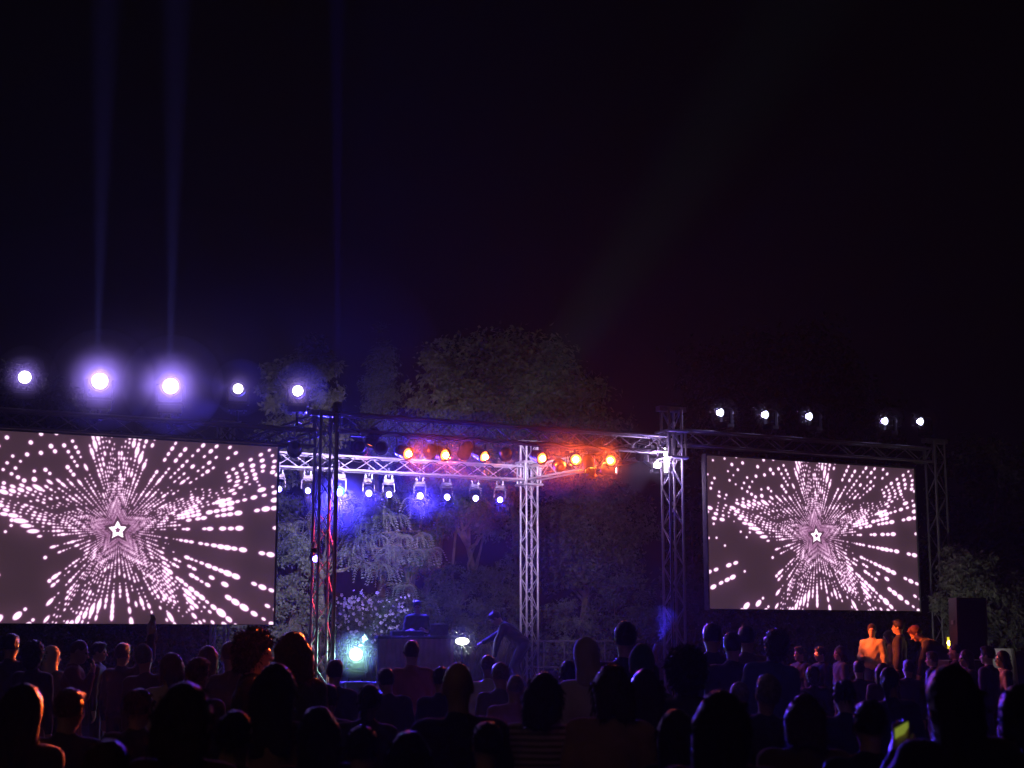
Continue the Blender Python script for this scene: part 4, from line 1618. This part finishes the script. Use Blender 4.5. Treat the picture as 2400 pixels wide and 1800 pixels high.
CLOTH['striped'] = striped()
M['eye'] = mat_pbr('eye', (0.05, 0.04, 0.04), 0.15)
M['shoe'] = mat_pbr('shoe_leather', (0.02, 0.018, 0.017), 0.5)
PEOPLE = []


def person(px, py, d, face, label, hair='short', hc='black', top='black', legs='black', skin=1, floor=0.0, arms=('down', 'down'), lean=0.0, side=0.0,
           nod=0.0, turn=0.0, crouch=0.0, wide=1.0, long=True, height=None, hem=0.0, stride=0.0, loose=0.016, fix=False):
    seed = int(px * 7 + py)
    rng = np.random.default_rng(seed)
    if d < 22 and lean == 0 and not fix:
        side, nod, turn = side + rng.normal() * 0.045, nod + rng.normal() * 0.10, turn + rng.normal() * 0.28
        stride = rng.uniform(-1, 1)
    J = skeleton(lean, side, arms, nod, turn, crouch, stride, wide)
    topz = J['head'][2] + {'curly': 0.17, 'cropped': 0.128, 'scarf': 0.14, 'beanie': 0.175}.get(hair, 0.143)
    crown = at(px, py, d)
    sc = (crown.z - floor) / topz if height is None else height / 1.78
    a = math.radians(face)
    # the head, not the feet, stands at px
    hd = J['head'] * sc
    ca, sa = math.cos(-a), math.sin(-a)
    hx, hy = hd[0] * ca - hd[1] * sa, hd[0] * sa + hd[1] * ca
    loc = Vector((crown.x - hx, d - hy, floor))
    root = thing('person', loc, label, 'person', rz=-a)
    root.scale = (sc,) * 3
    near = d < 12
    res = 0.017 if near else (0.021 if d < 20 else 0.025)
    v, f = body_mesh(J, wide, res * 1.15, 0.0085 if near else 0.0105, 0.0075 if near else 0.010)
    bo = new_obj('body', mesh_np('body', v, f, SKIN[skin], True), root)
    H, HR = J['head'], J['HR']
    for s in (-1, 1):
        e = H + HR @ np.array([s * 0.031, 0.078, 0.004])
        F = Field(e - 0.025, e + 0.025, 0.006).ell(e, (0.0125,) * 3, None, 0.002)
        ev, ef = F.mesh()
        new_obj('eye', mesh_np('eye', ev, ef, M['eye'], True), root)
    v, f = trouser_mesh(J, wide, res)
    new_obj('trousers', mesh_np('trousers', v, f, cloth(legs), True), root)
    v, f = shirt_mesh(J, wide, res, long, loose, hem)
    new_obj('top', mesh_np('top', v, f, cloth(top), True), root)
    for n in 'LR':
        F = Field(J['ank' + n] - [0.1, 0.13, 0.085], J['ank' + n] + [0.12, 0.27, 0.1], 0.014)
        F.cone(J['ank' + n] + [0, -0.035, -0.035], J['toe' + n] + [0, 0.0, 0.0], 0.047, 0.043, 0.03)
        F.cone(J['ank' + n] + [0, -0.02, -0.03], J['ank' + n] + [0, -0.01, 0.02], 0.044, 0.042, 0.03)
        zz = np.broadcast_to(F.ax[2][None, None, :], F.D.shape)
        F.D = np.maximum(F.D, 0.004 - zz).astype(np.float32)
        sv, sf = F.mesh()
        new_obj('shoe', mesh_np('shoe', sv, sf, M['shoe'], True), root)
    if hair != 'bald':
        v, f = hair_mesh(J, hair, 0.0095 if near else 0.012, rng, (1300 if hair == 'curly' else 500) if near else 200)
        nm = {'scarf': 'head_scarf', 'beanie': 'beanie'}.get(hair, 'hair')
        new_obj(nm, mesh_np(nm, v, f, HAIRM[hc], True), root)
    PEOPLE.append((root, J, sc))
    return root, J


def hand_world(root, J, n, fwd=0.09):
    p = J['wri' + n] + J['fwd' + n] * fwd
    return root.location + Matrix.Rotation(root.rotation_euler.z, 3, 'Z') @ (Vector(p) * root.scale[0])


# --- left part of the crowd
person(28, 1484, 17.0, 10, 'dark haired person at the left picture edge under the left screen', 'short', top='charcoal')
person(80, 1497, 15.5, 25, 'curly haired person with a touch of orange light at far left', 'curly', hc='brown', top='black')
person(123, 1512, 17.5, 30, 'person in a cream head scarf among the dark heads at far left', 'scarf', 'cream', 'grey')
person(187, 1501, 17.0, 82, 'short haired person with orange lit face, hand at the chin, at left', 'cropped', 'auburn', 'maroon', skin=1, arms=('down', 'chin'), nod=0.25, fix=True)
person(233, 1504, 20.5, 88, 'person in profile with an orange lit face under the left screen', 'short', 'black', 'black', skin=0, fix=True)
person(289, 1506, 18.0, 20, 'person with an orange rim on the hair holding up a pale cloth', 'short', 'brown', 'navy', arms=('down', 'raise'), fix=True)
person(340, 1506, 15.5, 5, 'dim person in a beanie under the middle of the left screen', 'beanie', 'teal', 'charcoal')
person(398, 1528, 13.0, -10, 'person in a pale cream top left of the reddish cropped head', 'bob', 'black', 'cream')
person(465, 1540, 11.0, 20, 'broad dark figure in front of the right half of the left screen', 'short', 'black', 'charcoal', wide=1.1)
person(540, 1503, 14.0, 0, 'person with a dim reddish cropped head left of the curly haired one', 'cropped', 'auburn', 'brown')
person(601, 1471, 10.5, 84, 'big curly haired person in profile with an orange lit face', 'curly', 'black', 'black', skin=0, nod=0.05, fix=True)
person(683, 1478, 10.2, -35, 'person with straight auburn hair rimmed in orange beside the dark tower', 'bob', 'auburn', 'olive', fix=True)
person(648, 1552, 7.6, 0, 'long haired woman in a tan jacket in front of the orange rimmed pair', 'long', 'black', 'tan', wide=0.98)
person(438, 1598, 5.6, 18, 'large near figure with brown hair at lower left', 'bob', 'brown', 'maroon')
person(255, 1733, 5.2, -8, 'short near figure with auburn hair at the bottom left', 'short', 'auburn', 'brown')
person(60, 1600, 7.0, 5, 'near dark figure at the lower left corner', 'long', 'black', 'black')
person(165, 1612, 8.2, -6, 'near figure in navy left of the brown haired large one', 'short', 'black', 'navy')
person(330, 1610, 8.8, 10, 'near figure with a bun left of the brown haired large one', 'bun', 'black', 'charcoal')
person(555, 1660, 6.4, 4, 'near short figure below the curly haired person', 'pony', 'black', 'black')

# --- middle of the crowd
person(786, 1545, 14.5, 0, 'dark figure just left of the glaring green lamp', 'short', 'black', 'black')
person(770, 1602, 11.0, 12, 'figure in navy below the glaring green lamp', 'short', 'black', 'navy')
person(866, 1600, 10.0, -12, 'dark figure with a pony tail right below the green lamp', 'pony', 'black', 'charcoal')
person(965, 1500, 17.0, 0, 'person in a rust top standing in front of the booth', 'short', 'black', 'rust')
person(1074, 1544, 7.6, 14, 'bald man seen from behind below the white flood lamp', 'bald', 'black', 'black', skin=1, wide=1.08)
person(960, 1710, 6.3, 6, 'child with dark hair at the bottom middle', 'bob', 'black', 'brown')
person(850, 1700, 6.6, -8, 'short near figure in black left of the child', 'short', 'black', 'black')
person(745, 1655, 6.8, -5, 'near figure in charcoal below the dark tower', 'long', 'black', 'charcoal')
person(1146, 1536, 16.0, 10, 'head with a blue rim left of the bending technician', 'cropped', 'grey', 'white')
person(1172, 1552, 14.0, -20, 'person with a blue rimmed shoulder in front of the technician', 'short', 'grey', 'grey')
person(1207, 1583, 12.5, -12, 'short person in a pale top with a blue rimmed head', 'cropped', 'grey', 'pink')
person(1277, 1574, 8.2, 4, 'dark haired woman in a striped sweater seen from behind', 'bob', 'black', 'striped', wide=0.98)
person(1432, 1556, 8.0, -3, 'woman with brown hair in a plain tan jacket seen from behind', 'bob', 'brown', 'tan', wide=1.0)
person(1512, 1568, 9.0, -12, 'dark haired woman in brown beside the tan jacket', 'long', 'black', 'brown', wide=0.92)
person(1374, 1492, 11.2, 8, 'tall person in a beige head scarf with a blue rim', 'scarf', 'beige', 'cream')
person(1466, 1455, 12.5, 0, 'tall man with dark hair in front of the blue glow', 'short', 'black', 'black')
person(1502, 1506, 10.4, 6, 'person in a teal beanie right of the tall man', 'beanie', 'teal', 'green')
person(1332, 1545, 12.5, 0, 'slim dark figure between the striped sweater and the beige scarf', 'pony', 'black', 'black')
person(1606, 1512, 9.4, -8, 'dark figure with full curly hair below the right front tower', 'curly', 'black', 'charcoal')
person(1692, 1616, 5.6, 0, 'large near dark figure right of the middle at the bottom', 'bob', 'black', 'black', wide=1.1)
person(1140, 1690, 7.0, 0, 'near dark figure left of the striped sweater', 'short', 'black', 'black')
person(1585, 1660, 7.2, 6, 'near dark figure right of the tan jacket', 'long', 'black', 'black')

# --- right part of the crowd
person(1667, 1459, 15.5, 10, 'tall dark man in front of the left edge of the right screen', 'short', 'black', 'navy')
person(1716, 1480, 15.0, -5, 'dark figure between the two tall men left of the blue curls', 'short', 'black', 'black')
person(1750, 1464, 16.5, 12, 'tall man with a thin blue rim in a brown top', 'short', 'black', 'brown')
person(1815, 1469, 14.5, 8, 'curly head with a blue rim under the right screen', 'curly', 'brown', 'blue')
person(1730, 1598, 11.5, 0, 'short person with a blue rim on a cropped head', 'cropped', 'grey', 'black')
person(1797, 1580, 9.6, 6, 'person with a white lit edge on the hair', 'short', 'grey', 'navy')
person(1873, 1514, 26.0, -118, 'leftmost of three orange faces in a row under the right screen', 'short', 'black', 'navy', skin=1)
person(1921, 1515, 26.0, -112, 'middle one of three orange faces in a row', 'short', 'black', 'black', skin=0)
person(1967, 1513, 26.3, -100, 'rightmost of three orange faces in a row, blue rimmed shoulder', 'bob', 'black', 'blue', skin=0)
person(2043, 1461, 29.0, -150, 'standing man in a light shirt lit orange, left one of the group', 'short', 'brown', 'cream', 'blue', skin=0, floor=0.35, arms=('down', 'front'), turn=-0.2)
person(2080, 1478, 29.6, -75, 'person leaning close to the man in the light shirt', 'bob', 'black', 'olive', skin=0, floor=0.35, lean=0.25, arms=('front', 'front'))
person(2104, 1452, 28.7, -70, 'tallest man of the orange lit group in a dark top', 'short', 'black', 'black', skin=0, floor=0.35)
person(2146, 1470, 28.4, -80, 'man bending forward at the right end of the orange lit group', 'short', 'auburn', 'charcoal', skin=1, floor=0.35, lean=0.95, arms=('hang', 'hang'), nod=0.2, height=1.95)
person(2183, 1526, 24.0, -60, 'orange lit face low in front of the bending man', 'short', 'brown', 'black', skin=0)
person(2237, 1510, 25.0, -65, 'orange lit face under the left side of the loudspeaker', 'cropped', 'black', 'navy', skin=1)
person(2262, 1522, 22.0, -100, 'orange lit face under the middle of the loudspeaker', 'long', 'brown', 'charcoal', skin=1)
person(2313, 1513, 21.0, -50, 'dark head with orange forehead right of the loudspeaker', 'short', 'black', 'navy', skin=0)
person(2347, 1524, 22.5, -95, 'orange lit face furthest right in the crowd', 'bob', 'black', 'black', skin=0)
big, JB = person(2222, 1556, 6.0, -6, 'large near figure with long dark hair holding a phone at right', 'verylong', 'black', 'black', arms=('phone', 'down'), wide=1.05)
person(2385, 1600, 6.2, -15, 'near figure in olive at the right picture edge', 'bob', 'black', 'olive')
person(1885, 1625, 7.4, 5, 'near figure with brown hair in brown below the orange faces', 'bob', 'brown', 'brown', wide=1.1)
person(2035, 1640, 7.0, -4, 'near dark figure below the man in the light shirt', 'short', 'black', 'black')
person(1975, 1590, 10.5, 6, 'dark figure with a bun below the rightmost orange face', 'bun', 'black', 'navy')
person(2085, 1560, 12.0, 0, 'dark figure with a blue rim below the orange lit group', 'pony', 'black', 'navy')

person(2012, 1548, 20.0, 8, 'dark figure left below the man in the light shirt', 'short', 'black', 'black')
person(2068, 1552, 19.0, -10, 'dark haired figure straight below the orange lit group', 'bob', 'black', 'charcoal')
person(2128, 1546, 20.5, 12, 'dark figure below the bending man', 'short', 'black', 'navy')
person(1905, 1560, 19.0, 0, 'dark figure below the middle orange face', 'curly', 'black', 'black')
person(1850, 1562, 17.0, 10, 'dark figure below the leftmost of the three orange faces', 'short', 'black', 'charcoal')
person(490, 1512, 16.0, -15, 'dark figure right of the foot of the screen in front of the pale shrub', 'long', 'black', 'black')
person(1035, 1560, 13.5, 8, 'dark figure with a bun left of the bald man', 'bun', 'black', 'black')
person(905, 1565, 14.0, -10, 'dark figure left below the booth', 'short', 'black', 'charcoal')

# --- on the stage
person(978, 1406, 31.2, 176, 'disc jockey in a black T-shirt standing behind the booth', 'short', 'black', 'black', skin=1, floor=DECK_Z, arms=('front', 'front'), long=False, nod=0.2)
person(1162, 1484, 29.2, -78, 'technician in black bending forward on the stage', 'short', 'black', 'black', 'charcoal', skin=1, floor=DECK_Z, lean=0.85, arms=('hang', 'reach'), crouch=0.35, nod=0.3, height=1.85)

# ------------------------------------------------------------------ things held by people
hp = None
for (root, J, sc) in PEOPLE:
    if 'holding up a pale cloth' in root['label']:
        hp = hand_world(root, J, 'R', 0.08)
cl = thing('cloth', hp, 'pale cloth held up in a hand before the left screen', 'cloth')
v, f = [], []
for i in range(9):
    for j in range(7):
        x, z = (i - 4) / 4 * 0.07 * (0.35 + 0.65 * j / 6), 0.17 - j * 0.05
        v.append((x + 0.01 * math.sin(j * 1.7), 0.02 * math.sin(i * 1.4 + j), z))
        if i and j:
            b = i * 7 + j
            f.append((b - 8, b - 1, b, b - 7))
o = new_obj('fabric', mesh_np('fabric', v, f, HAIRM['cream'], True), cl)
sm = o.modifiers.new('solid', 'SOLIDIFY')
sm.thickness = 0.004

hp = hand_world(big, JB, 'L', 0.11)
ph = thing('phone', hp, 'phone with a yellow green screen in the hand of the large near figure', 'phone', rz=0.35)
ph.rotation_euler = (math.radians(35), math.radians(-25), 0.3)
MB().box((0, 0, 0), (0.075, 0.009, 0.15)).build('case', M['black'], ph, bevel=0.003)
scr = mat_emit('phone_screen', (0.42, 0.5, 0.06), 0.4)
MB().box((0, -0.0055, 0), (0.068, 0.001, 0.14)).build('screen', scr, ph)

# ------------------------------------------------------------------ booth, loudspeakers and small things on the stage
bp = at(972, 1500, 30.3)
booth = thing('booth_table', (bp.x, bp.y, DECK_Z), 'booth table with a reddish cloth front in front of the disc jockey', 'table', rz=TH * 0.4)
MB().box((0, 0, 1.0), (1.5, 0.65, 0.05)).build('table_top', M['wood_black'], booth, bevel=0.006)
v, f = [], []
for i in range(61):
    x = -0.72 + 1.44 * i / 60
    y = -0.315 + 0.014 * math.sin(i * 1.5)
    v += [(x, y, 0.02), (x, y, 0.975)]
    if i:
        f.append((2 * i - 2, 2 * i, 2 * i + 1, 2 * i - 1))
new_obj('cloth_front', mesh_np('cloth_front', v, f, M['booth_cloth'], True), booth)
for i in (-1, 1):
    for j in (-1, 1):
        MB().tube((i * 0.68, j * 0.26, 0), (i * 0.68, j * 0.26, 0.98), 0.022).build('leg', M['steel'], booth)
mx = thing('mixing_deck', (bp.x - 0.15, bp.y, DECK_Z + 1.025), 'black mixing deck lying on the booth table', 'mixer', rz=TH * 0.4)
MB().box((0, 0, 0.05), (0.62, 0.36, 0.09)).build('body', M['black'], mx, bevel=0.008)
for s in (-1, 1):
    MB().tube((s * 0.2, 0, 0.096), (s * 0.2, 0, 0.108), 0.1, n=20).build('jog_wheel', M['steel'], mx)
lp = thing('laptop', (bp.x + 0.45, bp.y + 0.08, DECK_Z + 1.025), 'open laptop on the right end of the booth table', 'laptop', rz=math.pi + 0.2)
MB().box((0, 0, 0.012), (0.34, 0.24, 0.02)).build('keyboard_half', M['grey_plastic'], lp, bevel=0.004)
MB().box((0, 0.0, 0.11), (0.34, 0.012, 0.22), Matrix.Translation((0, 0.12, 0.02)) @ Matrix.Rotation(-0.3, 4, 'X')).build('screen_half', M['grey_plastic'], lp, bevel=0.003)


def loudspeaker(px, top, d, label, w=0.52, h=1.0, depth=0.5, tilt=0.0, yaw=0.0, z0=None):
    p = at(px, top, d)
    z0 = p.z - h if z0 is None else z0
    root = thing('loudspeaker', (p.x, p.y, z0), label, 'loudspeaker', 'loudspeakers at right', rz=yaw)
    root.rotation_euler = (0, tilt, yaw)
    MB().box((0, 0, h / 2), (w, depth, h)).build('cabinet', M['black'], root, bevel=0.012)
    MB().box((0, -depth / 2 - 0.006, h / 2), (w - 0.06, 0.012, h - 0.08)).build('grille', M['grille'], root, bevel=0.003)
    for s in (-1, 1):
        MB().box((s * (w / 2 + 0.006), 0, h * 0.6), (0.012, 0.16, 0.07)).build('handle', M['steel'], root)
    return z0


z1 = loudspeaker(2264, 1402, 27.0, 'tall black loudspeaker rising above the crowd at right', 0.52, 1.05, tilt=0.02)
loudspeaker(2264, 1600, 27.0, 'wide black bass box under the tall loudspeaker', 0.75, z1 - 0.012, 0.7, z0=0.0)

# --- ground flood behind the loudspeaker that lights the foliage
p = at(2226, 1507, 29.5)
gf = thing('flood_lamp', (p.x, p.y, 0), 'small yellow flood lamp on a pole beside the loudspeaker', 'stage lamp')
MB().tube((0, 0, 0), (0, 0, p.z - 0.06), 0.018).build('pole', M['steel'], gf)
MB().box((0, 0, 0.01), (0.4, 0.4, 0.02)).build('foot', M['steel'], gf)
hs = MB().box((0, 0, 0), (0.12, 0.1, 0.24)).build('housing', M['black'], gf, (0, 0.06, p.z), bevel=0.01)
MB().box((0, -0.003, 0), (0.10, 0.012, 0.22)).build('lens', LENS['yellow'], gf, (0, 0.0, p.z), bevel=0.004)
spot(gf, (0.02, 0.2, p.z + 0.1), (0.35, 1.0, 0.45), 62, (1.0, 0.98, 0.86), 110, 0.9)
spot(gf, (-0.02, -0.08, p.z), (-0.5, -0.3, 0.2), 6, (1.0, 0.85, 0.1), 140, 0.9)

# --- white covered table and post behind the loudspeaker
p = at(2318, 1500, 31.5)
wt = thing('covered_table', (p.x, p.y, 0), 'white cloth covered stack beside the loudspeaker at right', 'table')
MB().box((0, 0, 0.78), (0.8, 0.6, 1.55)).build('frame', M['steel'], wt)
v, f = [], []
n = 40
for j, (z, k) in enumerate(((1.58, 0.0), (1.58, 1.0), (1.3, 1.05), (0.9, 1.08), (0.5, 1.1))):
    for i in range(n):
        a = 2 * math.pi * i / n
        wob = 1 + (0.05 * math.sin(i * 2.5) if j > 1 else 0)
        cx, sx = math.cos(a), math.sin(a)
        e = 0.35
        v.append((0.43 * k * wob * math.copysign(abs(cx) ** e, cx), 0.33 * k * wob * math.copysign(abs(sx) ** e, sx), z))
for j in range(4):
    for i in range(n):
        q = (i + 1) % n
        f.append((j * n + i, j * n + q, (j + 1) * n + q, (j + 1) * n + i))
new_obj('cloth', mesh_np('cloth', v, f, M['white_cloth'], True), wt)
p = at(2366, 1452, 34)
ps = thing('post', (p.x, p.y, 0), 'pale concrete post at the right behind the crowd', 'post')
MB().box((0, 0, p.z / 2), (0.12, 0.12, p.z)).build('shaft', M['concrete'], ps, bevel=0.01)
MB().box((0, 0, p.z + 0.02), (0.15, 0.15, 0.035)).build('cap', M['concrete'], ps, bevel=0.008)


# ------------------------------------------------------------------ cables on the trusses
def cable(a, b, sag, label, loops=5, r=0.011):
    a, b = Vector(a), Vector(b)
    m = MB()
    pts = []
    n = loops * 8
    for i in range(n + 1):
        t = i / n
        p = a.lerp(b, t)
        p.z -= sag * (0.5 - 0.5 * math.cos(2 * math.pi * t * loops)) * (0.7 + 0.3 * math.sin(5 * t + loops))
        pts.append(p - a)
    m.path(pts, [r] * len(pts), 6)
    o = m.build('cable', M['black'], None, a, smooth=True)
    tag(o, label, 'cable', 'cables on the trusses')


cable(RL + E1 * 0.5 - E2 * 0.17 + UP * (TZ + 0.13), RR - E1 * 0.4 - E2 * 0.17 + UP * (TZ + 0.13), 0.26, 'black cable looped along the bright rear truss', 9)
cable(FL + E1 * 0.4 - E2 * 0.17 + UP * (TZ - 0.13), FR - E1 * 0.4 - E2 * 0.17 + UP * (TZ - 0.13), 0.14, 'black cable looped under the dark front truss', 8)
cable(FR - E1 * 0.17 - E2 * 0.17 + UP * (TZ - 0.2), FR - E1 * 0.17 - E2 * 0.17 + UP * 0.05, 0.0, 'black cable running down the right front tower', 2, 0.014)
cable(FL + E1 * 0.17 - E2 * 0.17 + UP * (TZ - 0.2), FL + E1 * 0.17 - E2 * 0.17 + UP * 0.05, 0.0, 'black cable running down the dark left tower', 2, 0.014)

# ------------------------------------------------------------------ haze in the night air
hz = MB().box((5, 42, 9.5), (90, 110, 23)).build('haze', M['black'])
hz.data.materials.clear()
hm = bpy.data.materials.new('haze')
hm.use_nodes = True
hn = hm.node_tree
hn.nodes.remove(hn.nodes['Principled BSDF'])
pv = hn.nodes.new('ShaderNodeVolumePrincipled')
pv.inputs['Color'].default_value = (0.92, 0.90, 0.95, 1)
pv.inputs['Density'].default_value = 0.00045
pv.inputs['Anisotropy'].default_value = 0.6
hn.links.new(pv.outputs['Volume'], hn.nodes['Material Output'].inputs['Volume'])
hz.data.materials.append(hm)
tag(hz, kind='stuff')
tag(hz, 'thin even haze filling the night air over the crowd and stage', 'haze')
